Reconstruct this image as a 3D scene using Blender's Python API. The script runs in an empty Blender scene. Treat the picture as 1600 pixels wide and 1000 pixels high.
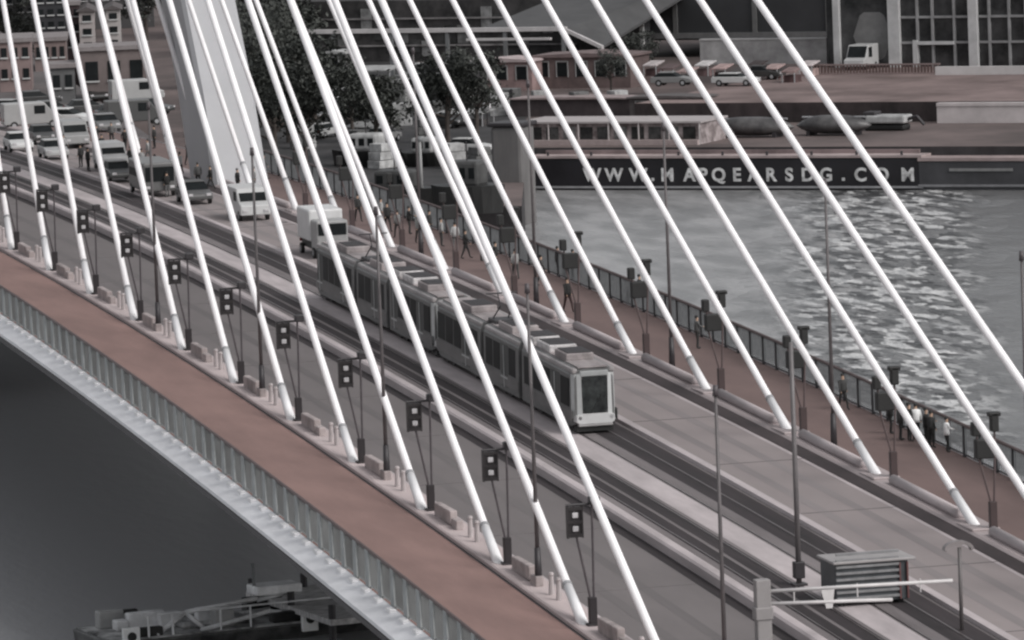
import bpy, bmesh, math, random
from mathutils import Vector, Matrix
random.seed(7)
SC = bpy.context.scene
COL = SC.collection
R = math.radians

# ------------------------------------------------------------------ camera
FPX = 10011.2            # focal length in pixels of a 1600 px wide picture
CAM = Vector((399.376, -59.956, 36.883))
YAW, PIT, ROL = 2.9144883, -0.1049937, -0.03974549
_f = Vector((math.cos(PIT)*math.cos(YAW), math.cos(PIT)*math.sin(YAW), math.sin(PIT)))
_r = _f.cross(Vector((0, 0, 1))).normalized()
_u = _r.cross(_f)
_r2 = _r*math.cos(ROL) + _u*math.sin(ROL)
_u2 = -_r*math.sin(ROL) + _u*math.cos(ROL)
cam = bpy.data.cameras.new('camera')
cam.sensor_width = 36.0
cam.lens = FPX/1600*36
cam.clip_start = 1.0
cam.clip_end = 20000
camo = bpy.data.objects.new('camera', cam)
m = Matrix.Identity(4)
for i in range(3):
    m[i][0] = _r2[i]; m[i][1] = _u2[i]; m[i][2] = -_f[i]; m[i][3] = CAM[i]
camo.matrix_world = m
COL.objects.link(camo)
SC.camera = camo

# ------------------------------------------------------------------ sky, sun, exposure
SUN_EL, SUN_AZ = R(42), R(38)        # direction to the sun: azimuth from +x towards +y
w = bpy.data.worlds.new('World'); SC.world = w; w.use_nodes = True
nt = w.node_tree; bg = nt.nodes['Background']
sky = nt.nodes.new('ShaderNodeTexSky'); sky.sky_type = 'NISHITA'; sky.sun_disc = False
sky.sun_elevation = SUN_EL; sky.sun_rotation = math.pi/2 - SUN_AZ
sky.dust_density = 3.0; sky.air_density = 1.0
hs = nt.nodes.new('ShaderNodeHueSaturation'); hs.inputs['Saturation'].default_value = 0.14
nt.links.new(sky.outputs[0], hs.inputs['Color']); nt.links.new(hs.outputs[0], bg.inputs['Color'])
bg.inputs['Strength'].default_value = 0.145
sl = bpy.data.lights.new('sun', 'SUN'); sl.energy = 1.5; sl.angle = R(28); sl.color = (1, .97, .94)
so = bpy.data.objects.new('sun', sl); COL.objects.link(so)
sd = Vector((math.cos(SUN_EL)*math.cos(SUN_AZ), math.cos(SUN_EL)*math.sin(SUN_AZ), math.sin(SUN_EL)))
so.rotation_euler = sd.to_track_quat('Z', 'Y').to_euler(); so.location = sd*300
SC.view_settings.view_transform = 'Standard'; SC.view_settings.look = 'None'
SC.view_settings.exposure = 0.0; SC.view_settings.gamma = 1
SC.render.engine = 'CYCLES'
try: SC.cycles.filter_width = 2.4
except Exception: pass

# ------------------------------------------------------------------ helpers
def ray(px, py): return _r2*((px-800)/FPX) + _u2*((500-py)/FPX) + _f
def G(px, py, z):
    d = ray(px, py); return CAM + d*((z-CAM.z)/d.z)
def zd(x): return -1.217e-4*x*x - 4.2e-4*x        # the arched profile of the bridge deck
def D(px, py):
    d = ray(px, py); t = 300.
    for _ in range(60):
        P = CAM + d*t; t -= .9*(P.z-zd(P.x))/d.z
    return CAM + d*t
def ppm(P): return FPX/((P-CAM).dot(_f))          # pixels of the 1600 px picture per metre there

_m = {}
def mat(name, col, rough=.7, var=.12, scale=1.5, bump=0., metal=0., spec=.5, stretch=None, emit=None, second=None, det=6):
    if name in _m: return _m[name]
    M = bpy.data.materials.new(name); M.use_nodes = True; _m[name] = M
    t = M.node_tree; b = t.nodes['Principled BSDF']
    if isinstance(col, (int, float)): col = (col, col, col)
    b.inputs['Roughness'].default_value = rough; b.inputs['Metallic'].default_value = metal
    b.inputs['Specular IOR Level'].default_value = spec
    if emit: b.inputs['Emission Color'].default_value = (*emit[0], 1); b.inputs['Emission Strength'].default_value = emit[1]
    tc = t.nodes.new('ShaderNodeTexCoord'); mp = t.nodes.new('ShaderNodeMapping')
    t.links.new(tc.outputs['Object'], mp.inputs[0])
    mp.inputs['Scale'].default_value = stretch or (1, 1, 1)
    n = t.nodes.new('ShaderNodeTexNoise'); n.inputs['Scale'].default_value = scale; n.inputs['Detail'].default_value = det
    n.inputs['Roughness'].default_value = .65
    t.links.new(mp.outputs[0], n.inputs['Vector'])
    r = t.nodes.new('ShaderNodeValToRGB')
    c2 = second or tuple(min(1, c*(1+var)) for c in col)
    r.color_ramp.elements[0].color = (*[c*(1-var) for c in col], 1); r.color_ramp.elements[1].color = (*c2, 1)
    r.color_ramp.elements[0].position = .35; r.color_ramp.elements[1].position = .65
    t.links.new(n.outputs[0], r.inputs[0]); t.links.new(r.outputs[0], b.inputs['Base Color'])
    if bump:
        bp = t.nodes.new('ShaderNodeBump'); bp.inputs['Strength'].default_value = bump
        t.links.new(n.outputs[0], bp.inputs['Height']); t.links.new(bp.outputs[0], b.inputs['Normal'])
    return M

class MB:
    def __init__(s): s.v = []; s.f = []; s.mi = []; s.cur = 0
    def add(s, vs, fs):
        o = len(s.v); s.v += [tuple(v) for v in vs]; s.f += [tuple(i+o for i in f) for f in fs]; s.mi += [s.cur]*len(fs); return s
    def box(s, x0, x1, y0, y1, z0, z1, T=None):
        vs = [Vector((x, y, z)) for z in (z0, z1) for y in (y0, y1) for x in (x0, x1)]
        if T is not None: vs = [T @ v for v in vs]
        return s.add(vs, [(0, 2, 3, 1), (4, 5, 7, 6), (0, 1, 5, 4), (2, 6, 7, 3), (0, 4, 6, 2), (1, 3, 7, 5)])
    def tube(s, p, q, r, r2=None, n=8):
        p, q = Vector(p), Vector(q); r2 = r if r2 is None else r2
        d = (q-p).normalized(); a = d.orthogonal().normalized(); b = d.cross(a)
        vs = [p+(a*math.cos(k*2*math.pi/n)+b*math.sin(k*2*math.pi/n))*r for k in range(n)]
        vs += [q+(a*math.cos(k*2*math.pi/n)+b*math.sin(k*2*math.pi/n))*r2 for k in range(n)]
        return s.add(vs, [(k, (k+1) % n, n+(k+1) % n, n+k) for k in range(n)] + [tuple(range(n-1, -1, -1)), tuple(range(n, 2*n))])
    def path(s, pts, r, n=6):
        for a, b in zip(pts, pts[1:]): s.tube(a, b, r, n=n)
        return s
    def loft(s, secs, cap=True):
        n = len(secs[0]); vs = [v for c in secs for v in c]; fs = []
        for i in range(len(secs)-1):
            for k in range(n): fs.append((i*n+k, i*n+(k+1) % n, (i+1)*n+(k+1) % n, (i+1)*n+k))
        if cap: fs += [tuple(range(n-1, -1, -1)), tuple(range((len(secs)-1)*n, len(secs)*n))]
        return s.add(vs, fs)
    def prism(s, poly, y0, y1):            # polygon in x-z, extruded over y
        return s.loft([[Vector((x, y0, z)) for x, z in poly], [Vector((x, y1, z)) for x, z in poly]])
    def ball(s, c, rx, ry=None, rz=None, n=10, k=6):
        ry = ry or rx; rz = rz or rx; secs = []
        for i in range(1, k):
            t = math.pi*i/k
            secs.append([Vector((c[0]+rx*math.sin(t)*math.cos(j*2*math.pi/n), c[1]+ry*math.sin(t)*math.sin(j*2*math.pi/n), c[2]-rz*math.cos(t))) for j in range(n)])
        return s.loft(secs)
    def build(s, name, mt, parent=None, bevel=0, smooth=False):
        me = bpy.data.meshes.new(name); me.from_pydata(s.v, [], s.f)
        for x in (mt if isinstance(mt, (list, tuple)) else [mt]): me.materials.append(x)
        me.polygons.foreach_set('material_index', s.mi)
        bm = bmesh.new(); bm.from_mesh(me); bmesh.ops.recalc_face_normals(bm, faces=bm.faces); bm.to_mesh(me); bm.free()
        if smooth: me.polygons.foreach_set('use_smooth', [True]*len(me.polygons))
        o = bpy.data.objects.new(name, me); COL.objects.link(o); o.parent = parent
        if bevel:
            b = o.modifiers.new('bevel', 'BEVEL'); b.width = bevel; b.segments = 2; b.limit_method = 'ANGLE'
        return o
def tag(o, label=None, cat=None, group=None, kind=None):
    if label: o['label'] = label
    if cat: o['category'] = cat
    if group: o['group'] = group
    if kind: o['kind'] = kind
    return o
def thing(name, label, cat, loc, rz=0, group=None):
    o = bpy.data.objects.new(name, None); COL.objects.link(o); o.location = loc; o.rotation_euler = (0, 0, rz); o.empty_display_size = .3
    return tag(o, label, cat, group)
def kids(o): return [c for c in bpy.data.objects if c.parent == o]
def dup(root, label, loc, rz=0, sc=1., group=None, recol=None):
    def rec(o, par):
        c = o.copy(); COL.objects.link(c); c.parent = par
        for ch in kids(o): rec(ch, c)
        if recol and o.name.split('.')[0] in recol:
            mt = recol[o.name.split('.')[0]]
            c.data = o.data.copy()
            for i, x in enumerate(mt if isinstance(mt, (list, tuple)) else [mt]): c.data.materials[i] = x
        return c
    c = rec(root, None); c.location = loc; c.rotation_euler = (0, 0, rz); c.scale = (sc, sc, sc); c['label'] = label
    if group: c['group'] = group
    return c
ORD = 'first second third fourth fifth sixth seventh eighth ninth tenth eleventh twelfth thirteenth fourteenth fifteenth sixteenth seventeenth eighteenth nineteenth twentieth'.split()

# materials
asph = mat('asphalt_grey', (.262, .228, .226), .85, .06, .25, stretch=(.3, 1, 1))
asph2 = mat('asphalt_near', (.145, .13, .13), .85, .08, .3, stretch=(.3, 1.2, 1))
redp = mat('red_path', (.245, .155, .138), .85, .14, .22, stretch=(.35, 1.5, 1))
redpf = mat('red_path_far', (.14, .095, .088), .85, .14, .3, stretch=(.35, 1, 1))
bed = mat('track_bed', (.16, .142, .144), .9, .2, .6, stretch=(.12, 1.4, 1))
dark = mat('groove_and_kerb_shade', (.026, .02, .022), .9, .35, .8, stretch=(.12, 2, 1))
lite = mat('light_concrete', (.42, .375, .38), .8, .16, .8, stretch=(.2, 1, 1))
pink = mat('pink_concrete', (.46, .39, .385), .8, .14, .5, stretch=(.2, 1, 1))
gird = mat('girder_steel', (.35, .3, .3), .6, .12, .5, stretch=(.2, 1, 1))
cabm = mat('cable_sheath', (.88, .86, .872), .45, .05, .5, stretch=(1, 1, .5))
white = mat('white_steel', (.8, .79, .8), .45, .05, .6)
whited = mat('weathered_white_steel', (.8, .8, .825), .5, .1, .5, stretch=(.5, 1, 1))
grey = mat('grey_steel', (.17, .175, .18), .5, .12, 2.)
ltgrey = mat('light_grey_steel', (.3, .3, .31), .5, .1, 1.)
dkst = mat('dark_steel', (.03, .027, .03), .5, .2, 2.)
dkpole = mat('dark_pole', (.07, .06, .065), .5, .2, 2.)
black = mat('black_rubber', .012, .6, .2, 2)
glassd = mat('dark_glass', (.012, .014, .015), .5, .3, .6, spec=.12)
lampw = mat('lamp_lens', (.5, .49, .5), .3, .05, 1)

def strip(name, prof, mt, parent=None, x0=-290, x1=210, step=5, closed=True):
    b = MB(); xs = [x0+(x1-x0)*i/round((x1-x0)/step) for i in range(round((x1-x0)/step)+1)]
    secs = [[Vector((x, y, zd(x)+z)) for y, z in prof] for x in xs]
    if closed: b.loft(secs)
    else:
        n = len(prof); vs = [v for c in secs for v in c]
        b.add(vs, [(i*n+k, i*n+k+1, (i+1)*n+k+1, (i+1)*n+k) for i in range(len(secs)-1) for k in range(n-1)])
    return b.build(name, mt, parent)

# ------------------------------------------------------------------ water and land
WZ = -13.
def water_mat():
    M = bpy.data.materials.new('river_water'); M.use_nodes = True; t = M.node_tree; b = t.nodes['Principled BSDF']; L = t.links.new
    tc = t.nodes.new('ShaderNodeTexCoord')
    def noise(sc, st, det=5, rz=0):
        mp = t.nodes.new('ShaderNodeMapping'); mp.inputs['Scale'].default_value = st; mp.inputs['Rotation'].default_value = (0, 0, rz)
        L(tc.outputs['Object'], mp.inputs[0]); n = t.nodes.new('ShaderNodeTexNoise'); n.inputs['Scale'].default_value = sc
        n.inputs['Detail'].default_value = det; L(mp.outputs[0], n.inputs['Vector']); return n.outputs[0]
    def ramp(src, a, b_, c0=(0, 0, 0, 1), c1=(1, 1, 1, 1)):
        r = t.nodes.new('ShaderNodeValToRGB'); r.color_ramp.elements[0].position = a; r.color_ramp.elements[1].position = b_
        r.color_ramp.elements[0].color = c0; r.color_ramp.elements[1].color = c1; L(src, r.inputs[0]); return r.outputs[0]
    def mix(f, a, c):
        x = t.nodes.new('ShaderNodeMix'); x.data_type = 'RGBA'
        L(f, x.inputs[0])
        for s_, i in ((a, 6), (c, 7)):
            if isinstance(s_, tuple): x.inputs[i].default_value = s_
            else: L(s_, x.inputs[i])
        return x.outputs[2]
    def mth(op, a, c):
        x = t.nodes.new('ShaderNodeMath'); x.operation = op
        for s_, i in ((a, 0), (c, 1)):
            if isinstance(s_, (int, float)): x.inputs[i].default_value = s_
            else: L(s_, x.inputs[i])
        return x.outputs[0]
    sep = t.nodes.new('ShaderNodeSeparateXYZ'); L(tc.outputs['Object'], sep.inputs[0])
    # sky brightness on the water painted as two tones, split at the bridge
    side = ramp(mth('ADD', mth('MULTIPLY', sep.outputs['Y'], .02), mth('MULTIPLY', noise(.03, (1, 1, 1)), .3)), .60, .80)
    near_tone = (.34, .34, .35, 1)
    wash_side = ramp(mth('ADD', mth('ADD', mth('MULTIPLY', sep.outputs['X'], .003), mth('MULTIPLY', sep.outputs['Y'], .01)), mth('MULTIPLY', noise(.06, (1, 1, 1)), .12)), .60, .69)
    far_tone = mix(wash_side, mix(ramp(noise(.3, (.35, 1, 1), 7, R(12)), .40, .62), (.17, .17, .172, 1), (.3, .297, .3, 1)), (.125, .125, .127, 1))
    L(mix(side, near_tone, far_tone), b.inputs['Base Color'])
    # churned band of a boat's wash: chop of its own roughness
    chop = noise(.5, (.4, 1, 1), 6, R(12))
    fine = noise(1., (.3, 1, 1), 6, R(12))
    #   band: follows a line from (-110,95) to (0,60)
    band = mth('ADD', mth('MULTIPLY', sep.outputs['X'], .3), sep.outputs['Y'])
    d = mth('ABSOLUTE', mth('SUBTRACT', mth('ADD', band, mth('MULTIPLY', noise(.08, (1, 1, 1), 3), 9)), 61), 0)
    wake = ramp(mth('DIVIDE', d, 11), .3, 1., (1, 1, 1, 1), (0, 0, 0, 1))
    h = mth('ADD', mth('MULTIPLY', fine, mth('ADD', mth('MULTIPLY', side, .32), .08)), mth('MULTIPLY', mth('MULTIPLY', chop, wake), 5.5))
    bp = t.nodes.new('ShaderNodeBump'); bp.inputs['Distance'].default_value = 1.1; bp.inputs['Strength'].default_value = .55
    L(h, bp.inputs['Height']); L(bp.outputs[0], b.inputs['Normal'])
    b.inputs['Roughness'].default_value = .3
    # foam flecks; shade of the wave troughs painted as dark flecks
    fm = ramp(mth('MULTIPLY', ramp(noise(.8, (.4, 1, 1), 8, R(10)), .50, .58), wake), .25, .8)
    dk = ramp(mth('MULTIPLY', ramp(noise(.62, (.38, 1.1, 1), 8, R(14)), .47, .55), wake), .2, .7)
    cm = mix(mth('MULTIPLY', fm, .85), mix(mth('MULTIPLY', dk, .92), mix(side, near_tone, far_tone), (.025, .025, .026, 1)), (.62, .62, .62, 1)); L(cm, b.inputs['Base Color'])
    return M
b = MB(); n = 10
b.add([(-1200, -1500, WZ), (900, -1500, WZ), (900, 1500, WZ), (-1200, 1500, WZ)], [(0, 1, 2, 3)])
tag(b.build('water', water_mat()), kind='structure')

O0 = G(820, 298, WZ); A = (G(1600, 298, WZ)-O0); A.z = 0; A.normalize(); DEP = Vector((-A.y, A.x, 0))
ANG = math.atan2(A.y, A.x)
def Q(s, d, z): p = O0+A*s+DEP*d; return Vector((p.x, p.y, z))
LZ = -9.3
landm = mat('quay_paving', (.1, .078, .075), .9, .3, .08, second=(.15, .115, .11))
landd = mat('quay_stone_dark', (.035, .032, .034), .9, .3, .5)
def slab(name, pts, z0, z1, mt, kind='structure'):
    b = MB(); n = len(pts); vs = [(p.x, p.y, z0) for p in pts]+[(p.x, p.y, z1) for p in pts]
    b.add(vs, [tuple(range(n, 2*n))]); b.cur = 1
    b.add(vs, [(k, (k+1) % n, n+(k+1) % n, n+k) for k in range(n)])
    return tag(b.build(name, mt), kind=kind)
far = 3500
slab('ground', [Q(-1, 3, 0), Q(600, 3, 0), Q(600, far, 0), Q(-1500, far, 0), Q(-1500, -260, 0), Vector((-150, -400, 0)), Vector((-112, 8, 0)), G(300, 322, LZ), G(815, 322, LZ)], WZ-1, LZ, [landm, landd])
TZ = LZ+1.9
# raised terrace behind the quay
slab('terrace', [Q(-2, 30, 0), Q(58, 30, 0), Q(59, 26, 0), Q(400, 26, 0), Q(400, 300, 0), Q(-2, 300, 0)], LZ-1, TZ, [mat('terrace_paving', (.15, .108, .102), .9, .35, .12, second=(.22, .165, .158)), mat('terrace_wall', (.035, .027, .028), .9, .5, .4, stretch=(1, 1, .6))])

# ------------------------------------------------------------------ the bridge
BR = thing('cable_stayed_bridge', 'white cable stayed bridge with slanting stays carrying road and tramway over the river', 'bridge', (0, 0, 0))
W = 21.52
strip('deck_slab', [(-6.15, -.03), (27.3, -.03), (26.5, -1.9), (-4.9, -1.9)], grey, BR)
fz = strip('edge_fairing', [(-6.16, .05), (-6.16, -.1), (-7.1, -.5), (-7.2, -.5), (-7.2, -.32)], whited, BR)
strip('edge_soffit', [(-6.1, -.15), (-7.1, -.53), (-7.22, -.54), (-7.15, -.85), (-5., -1.7)], dkst, BR)
strip('edge_fairing', [(27.25, .06), (27.25, -.1), (28.6, -.62), (28.75, -.44)], whited, BR)
for i in range(88):
    x = -60+2.5*i+.6; z = zd(x)
    MB().box(x-.42, x+.42, -6.5, -6.22, z-.16, z+.1).build('fairing_bracket', white, BR, bevel=.05)
tag(strip('cycle_path', [(-6.14, 0), (-.42, 0)], redp, closed=False), kind='structure')
tag(strip('cycle_path', [(22.35, 0), (27.3, 0)], redpf, closed=False), kind='structure')
strip('near_drain' if False else 'drain_channel', [(-.42, -.02), (-.3, -.02), (-.3, .01), (-.42, .01)], dkst, BR)
strip('edge_girder', [(-.3, -.02), (1.05, -.02), (1.05, .2), (-.22, .2), (-.3, .15)], pink, BR)
strip('edge_girder', [(20.8, -.02), (22.35, -.02), (22.35, .2), (22.2, .26), (20.95, .26), (20.8, .18)], gird, BR)
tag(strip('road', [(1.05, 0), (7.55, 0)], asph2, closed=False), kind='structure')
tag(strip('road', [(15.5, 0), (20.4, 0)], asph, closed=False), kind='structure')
tag(strip('road_marking', [(19.95, .006), (20.12, .006)], lite, closed=False), kind='structure')
tag(strip('road_marking', [(1.25, .006), (1.4, .006)], lite, closed=False), kind='structure')
strip('girder_side_shade', [(20.2, -.01), (20.2, .03), (20.78, .17), (20.78, -.01)], mat('side_shade_dark', (.045, .033, .034), .7, .3, .6, stretch=(.2, 1, 1)), BR)  # shade on the girder's road side, painted as a dark strip
strip('kerb_barrier', [(7.55, -.01), (8.15, -.01), (8.15, .36), (7.98, .44), (7.66, .44), (7.55, .36)], lite, BR)
tag(strip('edge_strip', [(6.95, .006), (7.5, .006)], dark, closed=False), kind='structure')  # shadow gap beside the kerb barrier, painted as a dark strip
tag(strip('tramway', [(8.15, 0), (15.1, 0)], bed, closed=False), kind='structure')
for a, c, mt, nm in ((9.05, 9.75, dark, 'rail_groove'), (9.95, 10.75, dark, 'rail_groove'), (10.95, 12.3, lite, 'track_slab'), (13.15, 13.85, dark, 'rail_groove'), (14.0, 14.85, dark, 'rail_groove')):
    tag(strip(nm, [(a, .008), (c, .008)], mt, closed=False), kind='structure')
for y in (9.15, 10.6, 12.45, 13.9):
    strip('tram_rail', [(y-.035, .0), (y+.035, .0), (y+.035, .03), (y-.035, .03)], mat('rail_steel', (.16, .14, .14), .4, .2, 1, metal=.6), BR)
strip('track_kerb', [(15.05, -.01), (15.5, -.01), (15.5, .14), (15.08, .16)], lite, BR)

for k in range(-6, 13):        # deck expansion joints, drains and worn wheel tracks
    x = 15.*k+7.2
    for y0, y1 in ((1.08, 6.9), (15.55, 20.3)): MB().box(x-.06, x+.06, y0, y1, zd(x)-.02, zd(x)+.012).build('expansion_joint', mat('joint_dark', (.13, .115, .115), .7), BR)
    MB().box(x-2.2, x-1.6, 1.5, 1.95, zd(x)-.03, zd(x)+.015).build('drain_cover', dkst, BR)
    MB().box(x-2.2, x-1.6, 19.3, 19.75, zd(x)-.03, zd(x)+.015).build('drain_cover', dkst, BR)
for y, mt in ((2.6, 0), (4.4, 0), (16.6, 1), (18.3, 1)):
    tag(strip('wheel_track', [(y, .005), (y+.5, .005)], mat('worn_%d' % mt, ((.125, .113, .113), (.225, .2, .2))[mt], .8, .14, .3, stretch=(.06, 1, 1)), closed=False), kind='structure')
# pylon: two leaning legs that meet above
apex = Vector((-154.6, W/2, 128))
def leg(yc):
    b = MB(); secs = []
    foot = Vector((-44, yc, -14)); dirv = (apex-Vector((-44, yc, 0)))/128.0
    for k in range(0, 15):
        z = -14+k*142/14; t = max(z, 0)
        yy = yc if z < 40 else yc+(apex.y-yc)*min(1, (z-40)/55)
        x = -44+dirv.x*z*(1 if z > 0 else .3); wy = 1.95 if z < 90 else 1.6; dx = 4.6-z*.016
        secs.append([Vector((x+dx, yy-wy+.25, z)), Vector((x+dx, yy+wy-.25, z)), Vector((x+dx-.4, yy+wy, z)), Vector((x-dx, yy+wy, z)), Vector((x-dx, yy-wy, z)), Vector((x+dx-.4, yy-wy, z))])
    b.loft(secs); return b
pym = mat('pylon_paint', (.37, .37, .385), .55, .06, .15)
leg(22.75).build('pylon_leg', pym, BR)
leg(-1.2).build('pylon_leg', pym, BR)
def stay(i, y, sgn):
    x = 15.*i+(0 if y < 5 else 0.); 
    if y > 5: x = 15.*(i+1.003)
    a = Vector((x, y, zd(x)+.08)); T = Vector((-154.62, W/2+sgn*.18, 111.77+.0966*x))
    d = (T-a).normalized()
    c = MB().tube(a, T, .175, n=10).build('stay_cable', cabm, BR, smooth=True)
    MB().tube(a-d*.3, a+d*3.2, .24, .19, n=12).build('anchor_socket', white, c, smooth=True)
    MB().tube(a+d*3.15, a+d*3.35, .208, .208, n=12).build('collar', ltgrey, c)
for i in range(-6, 12): stay(i, 0.15, -1)
for i in range(-6, 11): stay(i, W, 1)
for i in range(-2, 11):       # guard panels and small bollards on the near girder, behind every anchorage
    x = 15.*i; 
    for a, l, h in ((1.9, 3.2, .58), (5.3, 1.0, .4)):
        z = zd(x+a)+.2; MB().box(x+a, x+a+l, .25, .6, z-.05, z+h).build('guard_panel', mat('guard_pink', (.33, .285, .28), .8, .3, .8), BR, bevel=.06)
    for a in (8.3, 9.6):
        z = zd(x+a)+.2; MB().tube((x+a, .45, z-.05), (x+a, .45, z+.85), .13, .1).ball((x+a, .45, z+.85), .13, n=8, k=4).build('bollard', mat('white_bollard', (.4, .36, .36), .6), BR)
for i in range(-4, 10):       # low cable trough on the far girder between anchorages
    x = 15.*(i+1)
    z = zd(x+7)+.62; MB().tube((x+2.4, 21.5, zd(x+2.4)+.42), (x+12.6, 21.5, zd(x+12.6)+.42), .24, n=10).build('girder_conduit', lite, BR, smooth=True)
    MB().box(x-1.2, x+1.2, 20.9, 22.2, zd(x)+.2, zd(x)+.33).build('anchor_plate', gird, BR, bevel=.06)

# railings
def railing(y, h, mbar, mtop, label, x0=-60, n=88, sp=2.5, pw=.07):
    r = thing('railing', label, 'railing', (x0, y, zd(x0)))
    def L(x, yy, z): return Vector((x-x0, yy, zd(x)-zd(x0)+z))
    for i in range(n+1):
        x = x0+i*sp
        b = MB(); b.loft([[L(x-pw, -.09, .0), L(x+pw, -.09, 0), L(x+pw, .06, 0), L(x-pw, .06, 0)], [L(x-pw*.8, -.09, h), L(x+pw*.8, -.09, h), L(x+pw*.8, .06, h), L(x-pw*.8, .06, h)]])
        b.build('post', mtop, r)
    b = MB(); m = int(n*sp/.25)
    for k in range(m):
        x = x0+k*.25+.1; p = L(x, 0, .12); q = L(x, 0, h-.06); b.tube(p, q, .036, n=4)
    b.build('baluster_infill', mbar, r)
    b = MB(); b.path([L(x0+k*5, 0, h) for k in range(int(n*sp/5)+1)], .08, 8).build('handrail', mat('handrail_brown', (.1, .07, .068), .6), r)
    b = MB(); b.path([L(x0+k*5, 0, .12) for k in range(int(n*sp/5)+1)], .04, 6).build('bottom_rail', mtop, r)
railing(-6.05, 1.6, mat('grey_railing_bars', (.13, .135, .135), .6, .4, .12, stretch=(1, 1, 1)), mat('grey_railing', (.33, .345, .345), .6, .2, 1), 'long grey railing with close upright bars along the near bridge edge', pw=.38)
railing(27.2, 1.5, mat('dark_railing_bars', (.1, .105, .11), .6, .2, 2), mat('dark_railing', (.03, .03, .034), .6, .2, 2), 'dark railing beyond the far path in front of the river')

# light masts beside the anchorages
def light_mast():
    t = thing('light_mast', 'x', 'light mast', (0, 0, 0))
    b = MB().box(-.16, .16, -.16, .16, -.05, 1.15).box(-.26, .26, -.26, .26, -.05, .08); b.build('base_post', mat('mast_base_black', (.016, .012, .014), .6), t, bevel=.02)
    for s, top in ((-1, -.62), (1, .12)):
        MB().tube((0, s*.07, 1.1), (0, top-.0, 4.0), .05, n=8).tube((0, top, 4.0), (0, top, 4.9), .05, n=8).build('mast_pole', dkpole, t)
    MB().tube((0, -.95, 4.95), (0, .25, 4.95), .055, n=8).build('crossbar', dkst, t)
    fr = MB()
    for z in (3.7, 4.25, 4.8): fr.box(-.1, .1, -.88, -.34, z-.07, z+.07)
    fr.box(-.1, .1, -.95, -.88, 3.6, 4.9).box(-.1, .1, -.34, -.27, 3.6, 4.9).box(.0, .04, -.9, -.3, 3.65, 4.85)
    f = fr.build('lamp_frame', mat('lamp_frame_black', (.02, .017, .018), .5), t)
    for z in (3.97, 4.52):
        if z < 3: mt = mat('lamp_off', (.12, .11, .11), .5)
        else: mt = lampw
        MB().box(.05, .13, -.72, -.48, z-.1, z+.12).build('lamp_lens', mt, f, bevel=.03)
    MB().box(-.2, .2, .0, .45, 4.9, 5.25).build('floodlight', dkst, t, bevel=.05)
    return t
lm = light_mast(); first = True
for i in range(0, 11):
    x = 15*i+.5; lb = ('twin-pole light mast on the near girder, %s counted from the left edge' % ORD[i]) if i >= 0 else 'near girder light mast left of the picture edge, position %d before it' % -i
    if i == 0: lb = 'dark light mast on the near girder at the leftmost visible stay foot'
    if i == 0: lm.location = (x, .42, zd(x)+.2); lm['label'] = lb; lm['group'] = 'light masts along the near girder'; first = False
    else: dup(lm, lb, (x, .42, zd(x)+.2), 0, 1, 'light masts along the near girder')
def far_mast():
    t = thing('light_mast', 'x', 'light mast', (0, 0, 0), 0, 'light masts along the far girder')
    MB().box(-.16, .16, -.16, .16, -.05, 1.25).build('base_post', mat('mast_base_brown', (.05, .032, .032), .6), t, bevel=.02)
    mt = mat('mast_pole_brown', (.09, .065, .065), .5)
    for s, top in ((-1, -.62), (1, .18)):
        MB().tube((0, s*.07, 1.2), (0, top, 3.4), .05, n=8).tube((0, top, 3.4), (0, top, 4.3), .05, n=8).build('mast_pole', mt, t)
    MB().box(-.22, .22, -.72, .1, 3.15, 4.0).build('lamp_box', black, t, bevel=.05)
    MB().box(-.2, .2, -.85, -.5, 4.15, 4.75).build('floodlight', black, t, bevel=.05)
    MB().box(-.2, .2, .0, .35, 4.3, 5.1).box(-.2, .2, -.1, .45, 4.95, 5.15).build('floodlight', black, t, bevel=.05)
    return t
fm = far_mast(); first = True
for i in range(-2, 10):
    x = 15*(i+1)+1.1; lb = 'brown light mast with black lamp boxes, far girder, %s from the right edge' % ORD[9-i]
    if first: fm.location = (x, 21.9, zd(x)+.25); fm['label'] = lb; first = False
    else: dup(fm, lb, (x, 21.9, zd(x)+.25), 0, 1, 'light masts along the far girder')
# street lamps
def street_lamp():
    t = thing('street_lamp', 'x', 'street lamp', (0, 0, 0))
    MB().tube((0, 0, -.05), (0, 0, 1.6), .17, .13).build('base_post', dkst, t, smooth=True)
    MB().tube((0, 0, 1.6), (0, 0, 12.4), .095, .06).build('lamp_pole', mat('lamp_pole_grey', (.1, .09, .092), .5, .2, 1), t, smooth=True)
    MB().tube((0, 0, 12.3), (0, 0, 12.7), .12, .09).build('lamp_head', dkpole, t, smooth=True)
    return t
sl_ = street_lamp(); first = True
for k, x in enumerate((51, 81, 111, 141, 171)):
    lb = ['slim dark street lamp on the near girder, leftmost of the near row', 'slim street lamp on the near girder, second of the near row', 'slim dark street lamp on the near girder before the tram couplings', 'tall dark street lamp on the near girder, one in front of the leading tram', 'tall thin street lamp crossing the bare tramway at the right'][k]
    if first: sl_.location = (x, .45, zd(x)+.2); sl_['label'] = lb; sl_['group'] = 'street lamps on the near girder'; first = False
    else: dup(sl_, lb, (x, .45, zd(x)+.2), 0, 1, 'street lamps on the near girder')
for k, x in enumerate((21, 51, 81, 111, 141)):
    lb = ['far girder street lamp standing before the dark moored boats', 'far girder street lamp against the grey river left of the people', 'far girder street lamp standing right of the tram front', 'far girder street lamp rising against the churned water', 'far girder street lamp at the right picture edge'][k]
    dup(sl_, lb, (x, 22.0, zd(x)+.26), math.pi, 1, 'street lamps on the far girder')
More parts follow.
